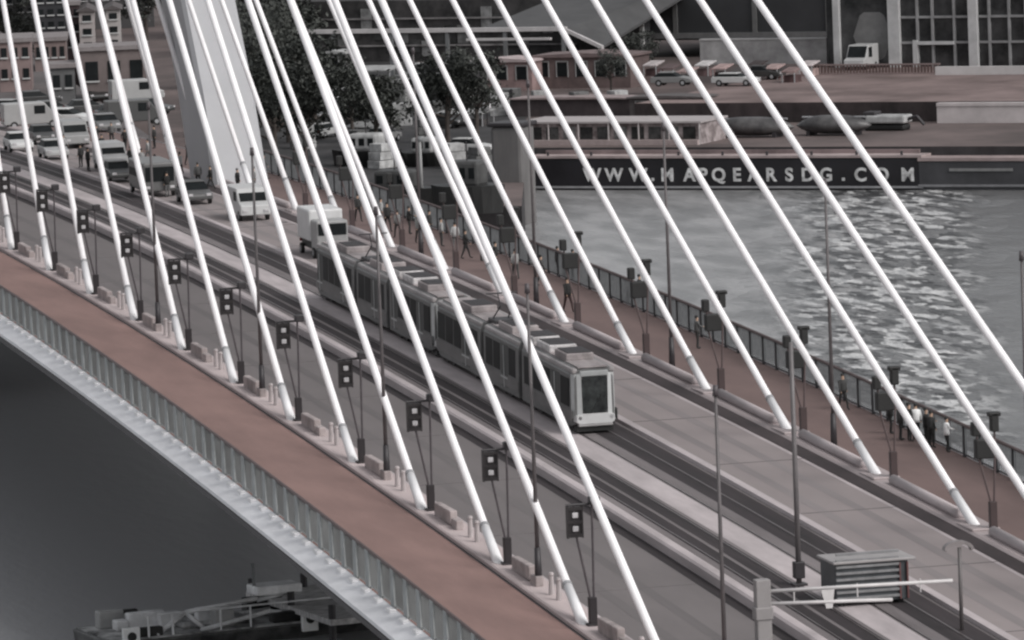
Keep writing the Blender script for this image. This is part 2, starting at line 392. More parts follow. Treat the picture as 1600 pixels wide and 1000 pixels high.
# catenary mast between the tracks
xm = 144.2
t = thing('catenary_mast', 'single tall grey mast standing between the two tram tracks', 'mast', (xm, 10.85, zd(xm)))
MB().tube((0, 0, 0), (0, 0, 10.2), .12, .09, 10).build('mast_pole', mat('mast_grey', (.13, .12, .122), .5, .15, 1), t, smooth=True)
MB().box(-.3, .3, -.3, .3, -.02, .1).build('base_plate', dkst, t, bevel=.02)
MB().box(-.22, .22, -.22, .22, .3, 1.0).build('junction_box', dkst, t, bevel=.03)
# sign post by the far track kerb
P = D(1503, 985)
t = thing('signal_post', 'short grey post with rounded hood beside the far track kerb at lower right', 'signal post', (P.x, P.y, P.z))
MB().tube((0, 0, 0), (0, 0, 3.35), .085, .075).build('post', mat('post_grey', (.11, .1, .1), .5), t, smooth=True)
hb = MB(); secs = []
for k in range(9):
    a = math.pi*k/8; secs.append([Vector((-.18, -.62*math.cos(a)-.05, 3.3+.34*math.sin(a))), Vector((.18, -.62*math.cos(a)-.05, 3.3+.34*math.sin(a))), Vector((.18, -.52*math.cos(a)-.05, 3.22+.28*math.sin(a))), Vector((-.18, -.52*math.cos(a)-.05, 3.22+.28*math.sin(a)))])
hb.loft(secs).build('hood', mat('hood_grey', (.2, .18, .18), .5), t)

# barrier gate over the tramway
X = 158.
def XP(px, py, X): d = ray(px, py); return CAM+d*((X-CAM.x)/d.x)
P0 = XP(1190, 905, X); P1 = XP(1488, 903, X); zb = zd(X)
t = thing('barrier_gate', 'pale grey barrier with a thick post and two long beams across the tramway', 'barrier', (X, P0.y, zb))
MB().box(-.25, .25, -.3, .3, 0, P0.z-zb).box(-.3, .3, -.36, .36, 1.4, 1.9).build('post', mat('barrier_grey', (.25, .235, .235), .6, .1, 1), t, bevel=.04)
LL = P1.y-P0.y; bz = P0.z-zb
bm_ = mat('barrier_beam_pale', (.55, .53, .53), .5, .1, 1)
MB().tube((0, .3, bz-.5), (0, LL, bz-.62), .075).build('beam', bm_, t, smooth=True)
MB().tube((0, .3, bz-1.0), (0, LL*.68, bz-1.2), .075).build('beam', bm_, t, smooth=True)
hp = MB().loft([[Vector((-.05, 2.4, bz-.6)), Vector((.05, 2.4, bz-.6)), Vector((.05, 2.95, bz-.6)), Vector((-.05, 2.95, bz-.6))], [Vector((-.05, 2.6, bz-1.35)), Vector((.05, 2.6, bz-1.35)), Vector((.05, 2.85, bz-1.35)), Vector((-.05, 2.85, bz-1.35))]])
hp.build('counter_bracket', bm_, t)
for k in range(3): MB().tube((0, 1.3+k*2.6, bz-.98), (0, 1.3+k*2.6, bz-.45), .03).build('strut', bm_, t)

# slatted service wagon on the track
P = D(1297, 948); P2 = D(1417, 952)
wd = (1417-1297)/ppm(P)/.98; hh = 76/ppm(P)
t = thing('service_wagon', 'dark slatted service wagon with pale flat roof standing on the tram track behind the barrier', 'wagon', (P.x-.6, P.y+.1, P.z-.1))
b = MB(); b.box(-1.2, 1.0, .05, wd-.05, .25, hh-.12); b.build('body', mat('wagon_dark', (.05, .056, .062), .5, .3, 1.), t, bevel=.04)
b = MB()
for k in range(8): b.box(1.0, 1.1, .08, wd-.45, .4+k*.26, .5+k*.26)
b.build('slat', mat('wagon_slat', (.2, .2, .205), .5, .2, 2), t)
for yy in (wd-.42, wd-.1): MB().box(1.0, 1.12, yy-.03, yy+.03, .3, hh-.2).build('corner_bar', mat('wagon_red', (.12, .05, .05), .5), t)
MB().box(-1.4, 1.15, -.05, wd+.25, hh-.12, hh).build('roof', mat('wagon_roof', (.3, .285, .285), .6, .1, 1), t, bevel=.04)
for xx in (-.8, .6):
    for yy in (.35, wd-.35): MB().tube((xx, yy-.1, .3), (xx, yy+.1, .3), .3, n=14).build('wheel', black, t)

# ------------------------------------------------------------------ trams
def tram(x_front, length, label, rear_cut=False):
    yc = 13.12; hw = 1.13
    t = thing('tram', label, 'tram', (x_front, yc, zd(x_front-length/2)+.02), 0, 'the two coupled trams')
    sl = math.atan(-(zd(x_front)-zd(x_front-length))/length)
    t.location.z = zd(x_front)+.03; t.rotation_euler = (0, sl, 0)
    mb = mat('tram_grey', (.13, .13, .13), .5, .25, .8, stretch=(.3, 1, 1)); ml = mat('tram_pale', (.5, .51, .51), .4, .1, 1); mr = mat('tram_roof', (.28, .25, .25), .7, .35, .7, stretch=(.4, 1.5, 1))
    H = 3.2; mu = mat('roof_unit_pale', (.5, .48, .48), .6, .35, 1.5)
    def sec(x, k=1., zb=.35, top=0.):
        w_ = hw*k; return [Vector((x, -w_, zb)), Vector((x, -w_, 1.1)), Vector((x, -w_*.97, H-.35-top)), Vector((x, -w_*.8, H-top)), Vector((x, w_*.8, H-top)), Vector((x, w_*.97, H-.35-top)), Vector((x, w_, 1.1)), Vector((x, w_, zb))]
    # three body modules with bellows between
    joints = [0, -.36*length, -.64*length, -length]
    for a, c in zip(joints, joints[1:]):
        xa = a-(.35 if a < 0 else 0); xb = c+(.35 if c > -length else 0)
        ss = []
        if a == 0: ss += [sec(-.05, .86, .5, .12), sec(-.35, .95, .4, .03)]
        ss += [sec(xa-(.9 if a == 0 else 0)), sec(xb+(.9 if c == -length else 0))]
        if c == -length: ss += [sec(xb+.35, .95, .4, .03), sec(xb+.05, .86, .5, .12)]
        MB().loft(ss).build('body', mb, t)
        if c > -length:
            bb = MB()
            for k in range(7):
                x = c+.35-k*.1; k2 = .93 if k % 2 else .86
                bb.loft([sec(x, k2, .5, .15), sec(x-.06, k2, .5, .15)])
            bb.build('bellows', black, t)
        L_ = xa-xb; n = max(2, int((L_-1.2)/1.6)); st = (L_-1.0)/n
        for s in (-1, 1):
            for k in range(n):
                x0 = xa-.7-k*st; door = (k % 4 == 1)
                b = MB(); x1 = x0-st+.22; y = s*(hw+.012)
                zlo, zhi = (.55, 2.72) if door else (1.28, 2.66)
                yt = s*(hw*.975+.016)
                b.add([(x0, y, zlo), (x1, y, zlo), (x1, yt, zhi), (x0, yt, zhi), (x0, y-s*.05, zlo), (x1, y-s*.05, zlo), (x1, yt-s*.05, zhi), (x0, yt-s*.05, zhi)], [(0, 1, 2, 3), (4, 5, 6, 7), (0, 1, 5, 4), (1, 2, 6, 5), (2, 3, 7, 6), (3, 0, 4, 7)])
                w_ = b.build('door' if door else 'window', glassd if not door else mat('tram_door', (.05, .055, .055), .5, .2, 1), t)
                if door:
                    MB().box((x0+x1)/2-.03, (x0+x1)/2+.03, min(y, y+s*.03), max(y, y+s*.03), zlo, zhi-.05).box(x1, x0, min(y, y+s*.02), max(y, y+s*.02), 1.0, 1.08).build('door_frame', ml, w_)
            MB().box(xb+.1, xa-.1, min(s*hw, s*(hw+.02)), max(s*hw, s*(hw+.02)), .62, 1.15).build('side_skirt', mat('tram_skirt', (.15, .145, .145), .5, .3, .8, stretch=(.3, 1, 1)), t)
            MB().box(xb+.1, xa-.1, min(s*.78, s*1.06), max(s*.78, s*1.06), H-.28, H-.02).build('roof_edge', mat('tram_roof_edge', (.3, .28, .28), .6, .3, .7, stretch=(.4, 1, 1)), t, bevel=.08)
        MB().box(xb+.2, xa-.2, -.74, .74, H-.02, H+.05).build('roof_panel', mr, t)
        for bx in ((xa-1.9, xb+1.9) if L_ > 8 else ((xa+xb)/2,)):
            g = MB().box(bx-1.1, bx+1.1, -.95, .95, .18, .6).build('bogie', black, t)
            for dx in (-.75, .75):
                for s in (-1, 1): MB().tube((bx+dx, s*.68, .31), (bx+dx, s*.82, .31), .31, n=16).build('wheel', mat('wheel_steel', .08, .4, .2, 1, metal=.5), g)
    # ends
    for s, x in ((1, 0.), (-1, -length)):
        def fx(d): return x+s*d
        def bxx(a, c, *r): return MB().box(min(fx(a), fx(c)), max(fx(a), fx(c)), *r)
        fb = MB(); pol = [(-.62, 1.18), (-.5, 1.0), (.5, 1.0), (.62, 1.18), (.62, 2.62), (.5, 2.78), (-.5, 2.78), (-.62, 2.62)]
        fb.loft([[Vector((fx(-.03), y, z)) for y, z in pol], [Vector((fx(.03), y*1.0, z)) for y, z in pol]]).build('windscreen', mat('windscreen', (.012, .014, .015), .35, .3, 1.6, spec=.25, second=(.05, .055, .055)), t, smooth=False)  # paler mottling in the glass colour stands in for a reflection
        fr = MB()
        for yy in (-1, 1):
            fr.loft([[Vector((fx(-.06), yy*.62, .75)), Vector((fx(-.4), yy*1.1, .75)), Vector((fx(-.4), yy*1.07, 2.9)), Vector((fx(-.06), yy*.66, 2.95))], [Vector((fx(.05), yy*.63, .75)), Vector((fx(-.1), yy*1.0, .75)), Vector((fx(-.1), yy*.97, 2.9)), Vector((fx(.05), yy*.66, 2.95))]])
        fr.build('front_pillar', ml, t)
        bxx(-.12, .05, -.7, .7, 2.8, 3.06).build('destination_box', mat('dest_grey', (.32, .33, .33), .4), t, bevel=.03)
        c = MB(); pc = [(-1.05, .62), (-.9, .5), (.9, .5), (1.05, .62), (1.03, .9), (.7, .98), (-.7, .98), (-1.03, .9)]
        c.loft([[Vector((fx(-.2), y, z)) for y, z in pc], [Vector((fx(.12), y*.9, z)) for y, z in pc]]).build('bumper', mat('tram_bumper', (.55, .55, .55), .4, .08, 1), t)
        bxx(-.2, .1, -.85, .85, .36, .5).build('lower_bumper', mat('tram_lower', (.36, .35, .35), .5), t, bevel=.04)
        bxx(-.9, -.05, -.9, .9, .1, .36).build('coupler_apron', black, t)
        for yy in (-.78, .78): MB().tube((fx(.05), yy, .78), (fx(.12), yy, .78), .1, n=12).build('headlight', lampw, t)
        MB().tube((fx(.04), -.2, 1.02), (fx(.05), .35, 1.9), .02).build('wiper', black, t)
    # roof equipment
    for x, l, mt in ((-.13, .08, mr), (-.25, .09, mu), (-.36, .08, mu), (-.52, .1, mr), (-.82, .09, mr)):
        u = MB(); u.box(x*length-l*length/2, x*length+l*length/2, -.7, .7, H+.03, H+.38)
        rr = u.build('roof_unit', mt, t, bevel=.06)
        g = MB()
        for k in range(5): g.box(x*length-l*length/2+.25+k*l*length/5.5, x*length-l*length/2+.5+k*l*length/5.5, -.6, .6, H+.37, H+.43)
        g.build('roof_grille', dkst, rr)
    xp = -.63*length
    pg = MB().box(xp-.9, xp+.9, -.6, .6, H+.05, H+.2).tube((xp-.6, -.4, H+.2), (xp+.7, -.3, H+.95), .035).tube((xp-.6, .4, H+.2), (xp+.7, .3, H+.95), .035).tube((xp+.7, -.3, H+.95), (xp-.3, -.2, H+1.5), .03).tube((xp+.7, .3, H+.95), (xp-.3, .2, H+1.5), .03).tube((xp-.3, -.8, H+1.5), (xp-.3, .8, H+1.5), .04)
    pg.build('pantograph', dkst, t)
    return t
tram(100.2, 30.2, 'leading grey tram of the coupled pair with its windscreen facing down the bridge')
tram(69.2, 31.0, 'rear grey tram of the coupled pair, close behind the leading one')

# ------------------------------------------------------------------ road vehicles
def car(label, loc, rz, col, kind='car', L=4.3, Wd=1.8, H=1.45, lights=True, grp='vehicles on the far carriageway'):
    nm = {'car': 'car', 'van': 'van', 'truck': 'truck', 'bus': 'bus'}[kind]
    t = thing(nm, label, nm, loc, rz, grp)
    pm = mat('paint_%g' % round(col, 2), col, .35, .05, 1, spec=.6)
    h = Wd/2
    if kind == 'car':
        prof = [(-L/2, .35), (-L/2, .85), (-L/2+.15, .95), (L/2-1.15, .95), (L/2-.1, .75), (L/2, .6), (L/2, .35)]
        MB().prism(prof, -h, h).build('body', pm, t, bevel=.06)
        cb = MB().loft([[Vector((x, y, .93)) for x, y in ((-L/2+.25, -h+.06), (L/2-1.2, -h+.06), (L/2-1.2, h-.06), (-L/2+.25, h-.06))], [Vector((x, y, H-.08)) for x, y in ((-L/2+.75, -h+.22), (L/2-2.0, -h+.22), (L/2-2.0, h-.22), (-L/2+.75, h-.22))]])
        cb.build('windows', glassd, t)
        MB().box(-L/2+.72, L/2-1.95, -h+.2, h-.2, H-.09, H).build('roof', pm, t, bevel=.04)
    elif kind == 'van':
        prof = [(-L/2, .4), (-L/2, H), (L/2-1.5, H), (L/2-.75, 1.25), (L/2-.05, 1.05), (L/2, .4)]
        MB().prism(prof, -h, h).build('body', pm, t, bevel=.07)
        MB().add([(L/2-1.42, -h+.12, H-.12), (L/2-1.42, h-.12, H-.12), (L/2-.72, h-.12, 1.3), (L/2-.72, -h+.12, 1.3), (L/2-1.48, -h+.12, H-.16), (L/2-1.48, h-.12, H-.16), (L/2-.78, h-.12, 1.26), (L/2-.78, -h+.12, 1.26)], [(0, 1, 2, 3), (4, 5, 6, 7), (0, 1, 5, 4), (2, 3, 7, 6)]).build('windscreen', glassd, t)
        for s in (-1, 1): MB().box(L/2-2.4, L/2-1.45, min(s*h, s*(h+.01)), max(s*h, s*(h+.01)), 1.25, H-.25).build('side_window', glassd, t)
    elif kind == 'truck':
        MB().box(-L/2, L/2-1.9, -h, h, .95, H).build('cargo_box', pm, t, bevel=.12)
        MB().box(L/2-1.75, L/2, -h+.08, h-.08, .5, 2.35).build('cab', mat('cab_grey', .3, .4), t, bevel=.12)
        MB().box(L/2, L/2+.03, -h+.2, h-.2, 1.45, 2.15).build('windscreen', glassd, t)
        MB().box(-L/2+.1, L/2-.1, -h+.25, h-.25, .45, .95).build('chassis', black, t)
    else:
        MB().box(-L/2, L/2, -h, h, .4, H).build('body', pm, t, bevel=.12)
        for s in (-1, 1): MB().box(-L/2+.4, L/2-.5, min(s*h, s*(h+.02)), max(s*h, s*(h+.02)), 1.3, H-.55).build('side_windows', glassd, t)
        MB().box(L/2, L/2+.03, -h+.15, h-.15, 1.1, H-.3).build('windscreen', glassd, t)
    for s in (-1, 1):
        for x in (-L/2+.85, L/2-.85):
            w_ = MB().tube((x, s*(h-.2), .34), (x, s*(h+.01), .34), .34, n=14).build('wheel', black, t)
            MB().tube((x, s*(h), .34), (x, s*(h+.02), .34), .18, n=10).build('rim', ltgrey, w_)
        if lights:
            MB().box(L/2-.02, L/2+.05, s*(h-.3)-.16, s*(h-.3)+.16, .6, .78).build('headlight', lampw, t, bevel=.02)
            MB().box(-L/2-.03, -L/2+.02, s*(h-.25)-.12, s*(h-.25)+.12, .7, .9).build('tail_light', mat('tail_red', (.2, .02, .02), .4), t)
    return t
def onroad(px, py):
    P = D(px, py); return Vector((P.x, P.y, zd(P.x)))
car('white box truck with dark chassis just behind the rear tram', onroad(512, 404)+Vector((-2.5, .3, 0)), 0, .62, 'truck', 5.6, 2.15, 2.9)
car('light grey van with dark underside left of the white truck', onroad(388, 345)+Vector((-2, .4, 0)), 0, .5, 'van', 5.4, 2.0, 2.1)
car('dark car with bright lights by the pylon leg foot', onroad(312, 320)+Vector((-2, 0, 0)), 0, .08, 'car', 4.4, 1.85, 1.5)
car('mid grey bus queueing left of the dark car', onroad(250, 312)+Vector((-5, .4, 0)), 0, .12, 'bus', 6, 2.3, 2.4)
car('small white van left of the bus', onroad(170, 268)+Vector((-2, .5, 0)), 0, .45, 'van', 4.6, 1.9, 2.0)
car('dark hatchback between the white van and the bus', onroad(205, 285)+Vector((-2, -.6, 0)), 0, .04, 'car')
car('pale car near the left picture edge', onroad(90, 250)+Vector((-2, 0, 0)), 0, .4, 'car')
car('silver estate car on the far carriageway at the left picture edge', onroad(35, 238)+Vector((-2, 0, 0)), 0, .55, 'car')
car('dark saloon behind the two pale cars at upper left', onroad(72, 226)+Vector((-2, 0, 0)), 0, .05, 'car')
car('grey van far up the bridge at upper left', onroad(120, 232)+Vector((-2, 0, 0)), 0, .25, 'van', 5, 2, 2.1)

# ------------------------------------------------------------------ people
skin_m = mat('skin', (.4, .27, .2), .6, .05, 2)
def person_mesh(pose):
    # joints: one connected skeleton grown with the Skin modifier
    P = {'pelvis': (0, 0, .95, .135), 'waist': (0, 0, 1.1, .12), 'chest': (.01, 0, 1.35, .15), 'neck': (.01, 0, 1.5, .06), 'head': (.03, 0, 1.6, .085), 'crown': (.02, 0, 1.72, .075)}
    e = [('pelvis', 'waist'), ('waist', 'chest'), ('chest', 'neck'), ('neck', 'head'), ('head', 'crown')]
    for s, n_ in ((1, 'l'), (-1, 'r')):
        st = {'stand': 0, 'walk': .28*s, 'lean': 0.05*s}[pose]
        P[n_+'hip'] = (0, .1*s, .88, .1); P[n_+'knee'] = (st*.55+.03, .11*s, .48, .065); P[n_+'ankle'] = (st-.05*abs(st), .11*s, .08, .045); P[n_+'toe'] = (st+.17, .12*s, .035, .04)
        P[n_+'sh'] = (0, .19*s, 1.42, .06)
        if pose == 'lean': P[n_+'el'] = (.14, .25*s, 1.2, .043); P[n_+'wr'] = (.4, .2*s, 1.14, .03); P[n_+'hand'] = (.48, .19*s, 1.14, .032)
        elif pose == 'walk': P[n_+'el'] = (-.14*s, .25*s, 1.16, .043); P[n_+'wr'] = (-.16*s+.12, .24*s, .93, .03); P[n_+'hand'] = (-.16*s+.15, .24*s, .85, .034)
        else: P[n_+'el'] = (-.03, .25*s, 1.14, .043); P[n_+'wr'] = (.06, .25*s, .9, .03); P[n_+'hand'] = (.08, .25*s, .82, .034)
        e += [('pelvis', n_+'hip'), (n_+'hip', n_+'knee'), (n_+'knee', n_+'ankle'), (n_+'ankle', n_+'toe'), ('chest', n_+'sh'), (n_+'sh', n_+'el'), (n_+'el', n_+'wr'), (n_+'wr', n_+'hand')]
    names = list(P); me = bpy.data.meshes.new('person_body'); me.from_pydata([P[k][:3] for k in names], [(names.index(a), names.index(c)) for a, c in e], [])
    o = bpy.data.objects.new('tmp', me); COL.objects.link(o)
    sk = o.modifiers.new('s', 'SKIN'); sk.use_smooth_shade = True
    for i, k in enumerate(names):
        me.skin_vertices[0].data[i].radius = (P[k][3], P[k][3]); 
    me.skin_vertices[0].data[0].use_root = True
    sb = o.modifiers.new('u', 'SUBSURF'); sb.levels = 1; sb.render_levels = 1
    dg = bpy.context.evaluated_depsgraph_get(); out = bpy.data.meshes.new_from_object(o.evaluated_get(dg)); bpy.data.objects.remove(o)
    out.materials.clear()
    for x in (skin_m, skin_m, skin_m, black): out.materials.append(x)
    for p in out.polygons:
        c = p.center
        if c.z < .09: p.material_index = 3
        elif c.z < .98: p.material_index = 2 if not (abs(c.y) > .2 and c.z < .93 and c.z > .7) else 0
        elif c.z < 1.49: p.material_index = 1
        else: p.material_index = 0
        if pose == 'lean' and c.x > .38: p.material_index = 0
        p.use_smooth = True
    return out
PM = {k: person_mesh(k) for k in ('stand', 'walk', 'lean')}
hairb = MB().ball((.005, 0, 1.7), .105, .095, .1); 
def person(label, P, rz, top, bot, pose='stand', hair=.02, sc=1., grp=None):
    t = thing('person', label, 'person', P, rz, grp); t.scale = (sc, sc, sc)
    me = PM[pose].copy(); cm = lambda c: mat('cloth_%s' % (str(c)), c, .85, .1, 6)
    me.materials[1] = cm(top); me.materials[2] = cm(bot)
    o = bpy.data.objects.new('body', me); COL.objects.link(o); o.parent = t
    MB().ball((-.005, 0, 1.715), .1, .09, .1, 10, 6).build('hair', mat('hair_%g' % hair, hair, .8), t, smooth=True)
    jk = MB(); secs = []
    for z, a, c in ((.88, .15, .2), (1.05, .15, .19), (1.25, .155, .215), (1.42, .14, .21), (1.5, .08, .09)):
        secs.append([Vector((a*math.cos(k*math.pi/5)+.005, c*math.sin(k*math.pi/5), z)) for k in range(10)])
    jk.loft(secs).build('jacket', cm(top), t, smooth=True)
    return t
def onpath(px, py): P = D(px, py); return (P.x, P.y, zd(P.x))
bk, wh, gy, rd = .015, .75, .12, (.16, .05, .05)
G1 = 'group of people at the far railing'
person('person in black leaning on the railing, leftmost of the group at right', onpath(1392, 678), R(85), bk, bk, 'lean', grp=G1)
person('person in grey jacket stooping at the railing in the right-hand group', onpath(1407, 688), R(80), .05, .03, 'lean', .1, grp=G1)
person('tall person in black standing second in the group at right', onpath(1421, 690), R(100), bk, .02, 'stand', grp=G1, sc=1.05)
person('person in white top at the middle of the railing group', onpath(1432, 688), R(170), wh, bk, 'stand', grp=G1)
person('person in black coat with raised arms at the railing, right of the white top', onpath(1448, 698), R(60), bk, bk, 'lean', grp=G1, sc=1.05)
person('person in black turned away, close to the black coat', onpath(1456, 700), R(120), .03, .015, 'stand', grp=G1)
person('person in white top and dark trousers, rightmost of the railing group', onpath(1480, 707), R(90), wh, bk, 'lean', grp=G1, sc=.95)
person('person in black walking on the far path above the leading tram', onpath(888, 488), R(20), bk, (.03, .015, .015), 'walk', sc=1.1)
person('dark dressed person looking at the river left of the two at the railing', onpath(872, 432), R(90), .05, .04, 'lean')
person('person in dark blue-grey coat at the railing above the walking person', onpath(896, 437), R(80), .02, .03, 'stand')
person('person with pale bag at the railing beside the dark coat', onpath(908, 442), R(100), .06, .02, 'stand')
person('person at the railing left of the far street lamp by the river', onpath(1000, 478), R(90), .03, .04, 'lean')
person('dark figure walking on the far path above the rear tram', onpath(606, 362), R(10), .02, .02, 'walk', sc=1.05)
person('grey figure on the far path next to the dark walker', onpath(622, 372), R(190), .15, .04, 'walk')
person('person with dark hair standing on the far path left of the thin lamp', onpath(582, 352), R(90), .2, .05, 'stand')
person('hooded figure standing by the far railing right of the thin lamp', onpath(672, 372), R(60), .03, .05, 'stand')
person('pale jacketed person by the far railing above the rear tram', onpath(690, 385), R(90), .3, .05, 'stand')
for px, py, tp, bt, ps, lb in ((560, 346, .03, .02, 'walk', 'black coat on the far path just right of the white truck'), (596, 352, .3, .05, 'stand', 'pale coat on the far path left of the dark walker'), (640, 366, .02, .03, 'lean', 'black coat bent over the railing before the black tug'), (655, 380, .12, .02, 'walk', 'grey top walking behind the doubled stays'), (712, 392, .4, .12, 'stand', 'light top and grey trousers above the tram coupling'), (728, 404, .03, .02, 'walk', 'dark coat close to the light topped one'), (752, 408, .16, .03, 'lean', 'grey top at the railing left of the concrete pillar'), (775, 424, .025, .02, 'stand', 'black clothes below the concrete pillar'), (806, 436, .25, .05, 'walk', 'pale top on the far path right below the pillar'), (846, 446, .05, .03, 'walk', 'dark clothes left of the one leaning at the river'), (1090, 545, .08, .03, 'lean', 'dark grey top alone at the railing above the tram front'), (1318, 640, .04, .03, 'walk', 'dark clothes walking left of the railing group')):
    person('person in '+lb, onpath(px, py), random.choice([R(80), R(10), R(180)]) if ps != 'lean' else R(88), tp, bt, ps)
G2 = 'crowd around the pylon foot'
crowd = [((352, 262), gy, bk, 'dark grey coat standing in front of the pale pylon leg'), ((295, 240), bk, bk, 'black coat at the shaded side of the pylon leg'), ((413, 262), .06, .2, 'dark top and pale trousers right of the pylon leg'), ((243, 262), wh, gy, 'white top at the crowd centre, white bag in hand'),
         ((255, 275), wh, bk, 'white shirt just in front of the other white top'), ((262, 290), bk, gy, 'black top before the white shirted walker'), ((222, 252), .4, .04, 'pale jacket left of the white tops'), ((205, 248), .03, .03, 'dark clothes left of the pale jacket'),
         ((138, 250), bk, bk, 'black clothes among the vehicles at upper left'), ((127, 244), .05, .03, 'charcoal coat behind the black clothed one'), ((180, 234), .2, .03, 'grey coat far up the bridge'), ((160, 228), bk, .05, 'black hood far up the bridge'),
         ((232, 236), .3, .1, 'beige coat behind the crowd'), ((310, 275), .08, .02, 'charcoal clothes in front of the shaded pylon side'), ((372, 285), .03, .02, 'black clothes at the foot of the pylon leg'), ((398, 282), .35, .04, 'light jacket at the right corner of the pylon leg'), ((100, 228), .5, .05, 'white jacket at the far upper left'), ((152, 212), .03, .05, 'dark coat on the path behind the queue'), ((175, 208), .1, .02, 'grey anorak behind the queue'), ((196, 218), .02, .02, 'all black clothes halfway to the pylon'), ((214, 226), .15, .05, 'mid grey coat halfway to the pylon'), ((268, 232), .02, .08, 'black jacket and grey trousers by the pylon shade'), ((282, 258), .35, .03, 'light coat before the shaded pylon side'), ((330, 280), .02, .02, 'all black clothes at the lit pylon edge'), ((242, 214), .06, .03, 'dark hooded top behind the beige coat')]
for (p, a, c, lb) in crowd:
    person('person in '+lb, onpath(p[0], p[1]+18), random.uniform(0, 6.28), a, c, random.choice(['stand', 'walk']), random.choice([.02, .05, .1]), grp=G2)

# ------------------------------------------------------------------ far bank
def at(px, py, z, ang=None):
    P = G(px, py, z); return P, ppm(P)
CX = abs(A.dot(_r))
def qthing(name, label, cat, x0, x1, vb, vt, z, grp=None, ang=None):
    """a thing standing on ground height z whose front spans x0..x1 px and vt..vb px; returns it with its width and height in metres"""
    P = G((x0+x1)/2, vb, z); k = ppm(P); c = CX if ang is None else abs(Vector((math.cos(ang), math.sin(ang), 0)).dot(_r))
    t = thing(name, label, cat, P, ANG if ang is None else ang, grp)
    return t, (x1-x0)/k/c, (vb-vt)/k
# black hulled barge with hull lettering
barge, bw, bh = qthing('barge', 'long black hulled barge with white letters moored along the quay', 'barge', 826, 1432, 297, 243, WZ)
hullm = mat('barge_hull', (.014, .013, .016), .5, .4, .2)
MB().loft([[Vector((x, y, z)) for x, y in ((-bw/2, .0), (bw/2, 0), (bw/2, 7), (-bw/2, 7))] for z in (-.6, bh-.25)]).build('hull', hullm, barge, bevel=.15)
MB().box(-bw/2-.1, bw/2+.1, -.12, .05, .18, .36).build('rubbing_strake', mat('strake_pale', (.3, .3, .31), .6), barge)
MB().box(-bw/2, bw/2, -.1, 7.1, bh-.22, bh).build('deck', mat('barge_deck', (.33, .27, .265), .8, .2, .3), barge)
MB().box(-bw/2+1, bw/2-1, 2, 6.2, bh, bh+.35).build('hatch_cover', mat('hatch_brown', (.2, .155, .155), .8, .3, .3), barge)
for k in range(9):
    x = -bw/2+2+k*(bw-4)/8; MB().tube((x, .3, bh), (x, .3, bh+.35), .12).build('bollard', dkst, barge)
txt = [('W', 928), ('W', 962), ('W', 1000), ('M', 1045), ('A', 1079), ('P', 1100), ('Q', 1124), ('E', 1152), ('A', 1178), ('R', 1204), ('S', 1232), ('D', 1260), ('G', 1288), ('C', 1340), ('O', 1372), ('M', 1411)]
def letter_mesh(ch):
    cu = bpy.data.curves.new('l', 'FONT'); cu.body = ch; cu.align_x = 'CENTER'; cu.size = 1; cu.offset = .03; cu.extrude = .02
    o = bpy.data.objects.new('l', cu); COL.objects.link(o); dg = bpy.context.evaluated_depsgraph_get()
    me = bpy.data.meshes.new_from_object(o.evaluated_get(dg)); bpy.data.objects.remove(o); return me
lm_ = {}; lettm = mat('hull_letter_white', (.6, .6, .6), .6, .4, 1.2)
kk = ppm(barge.location)
for ch, px in txt:
    if ch not in lm_: lm_[ch] = letter_mesh(ch)
    me = lm_[ch]; x = (px-1129)/kk/CX; s = 1.65
    MB().add([(x+v.co.x*s*1.02, -.06-v.co.z*.8, bh*.5-.72+v.co.y*s) for v in me.vertices], [tuple(p.vertices) for p in me.polygons]).build('hull_letter', lettm, barge)
for px in (1022, 1314):
    x = (px-1129)/kk/CX; MB().box(x-.14, x+.14, -.08, -.03, bh*.5-.72, bh*.5-.45).build('hull_letter', lettm, barge)
# grey pontoon right of the barge
t, w_, h_ = qthing('pontoon', 'low dark grey pontoon moored right of the lettered barge', 'pontoon', 1440, 1720, 297, 246, WZ)
MB().loft([[Vector((x, y, z)) for x, y in ((-w_/2, 0), (w_/2, 0), (w_/2, 9), (-w_/2, 9))] for z in (-.5, h_-.3)]).build('hull', mat('pontoon_grey', (.055, .055, .06), .5, .3, .2), t, bevel=.1)
MB().box(-w_/2, w_/2, -.1, 9, h_-.3, h_).build('deck', mat('pontoon_deck', (.3, .24, .235), .8, .2, .3), t)
MB().box(-w_/2, w_/2, -.15, .05, .3, .5).build('rubbing_strake', mat('strake_grey', (.2, .2, .21), .6), t)
MB().box(-w_/2+3, -w_/2+9, -.12, -.02, h_-1.2, h_-.95).build('hull_stripe', mat('stripe_grey', (.2, .2, .2), .6), t)

# low pavilion with white rails on the quay
t, w_, h_ = qthing('pavilion', 'low pavilion with pale roof edge and busy windows on the quay left', 'pavilion', 812, 1092, 226, 190, LZ)
MB().box(-w_/2, w_/2, .2, 6, 0, h_-.15).build('wall', mat('pavilion_wall', (.22, .17, .168), .8, .6, .9, second=(.4, .35, .35)), t)
MB().box(-w_/2-.2, w_/2+.2, -.2, 6.2, h_-.15, h_+.02).build('roof', mat('pavilion_roof', (.36, .33, .33), .7, .1, 1), t)
for k in range(10):
    x = -w_/2+1+k*(w_-1)/10; MB().box(x, x+(w_-1)/10-.5, .12, .25, .5, h_-.5).build('window', mat('pavilion_glass_%d' % (k % 3), (.03, .06, .14)[k % 3], .2, .5, 1.5), t)
for k in range(7): MB().tube((-w_/2+k*w_/6, -.1, 0), (-w_/2+k*w_/6, -.1, h_), .08).build('post', mat('post_pale', (.4, .37, .37), .6), t)
MB().box(-w_/2, w_/2, -.6, .1, 0, .45).build('plinth', mat('plinth_pale', (.34, .28, .275), .8), t)
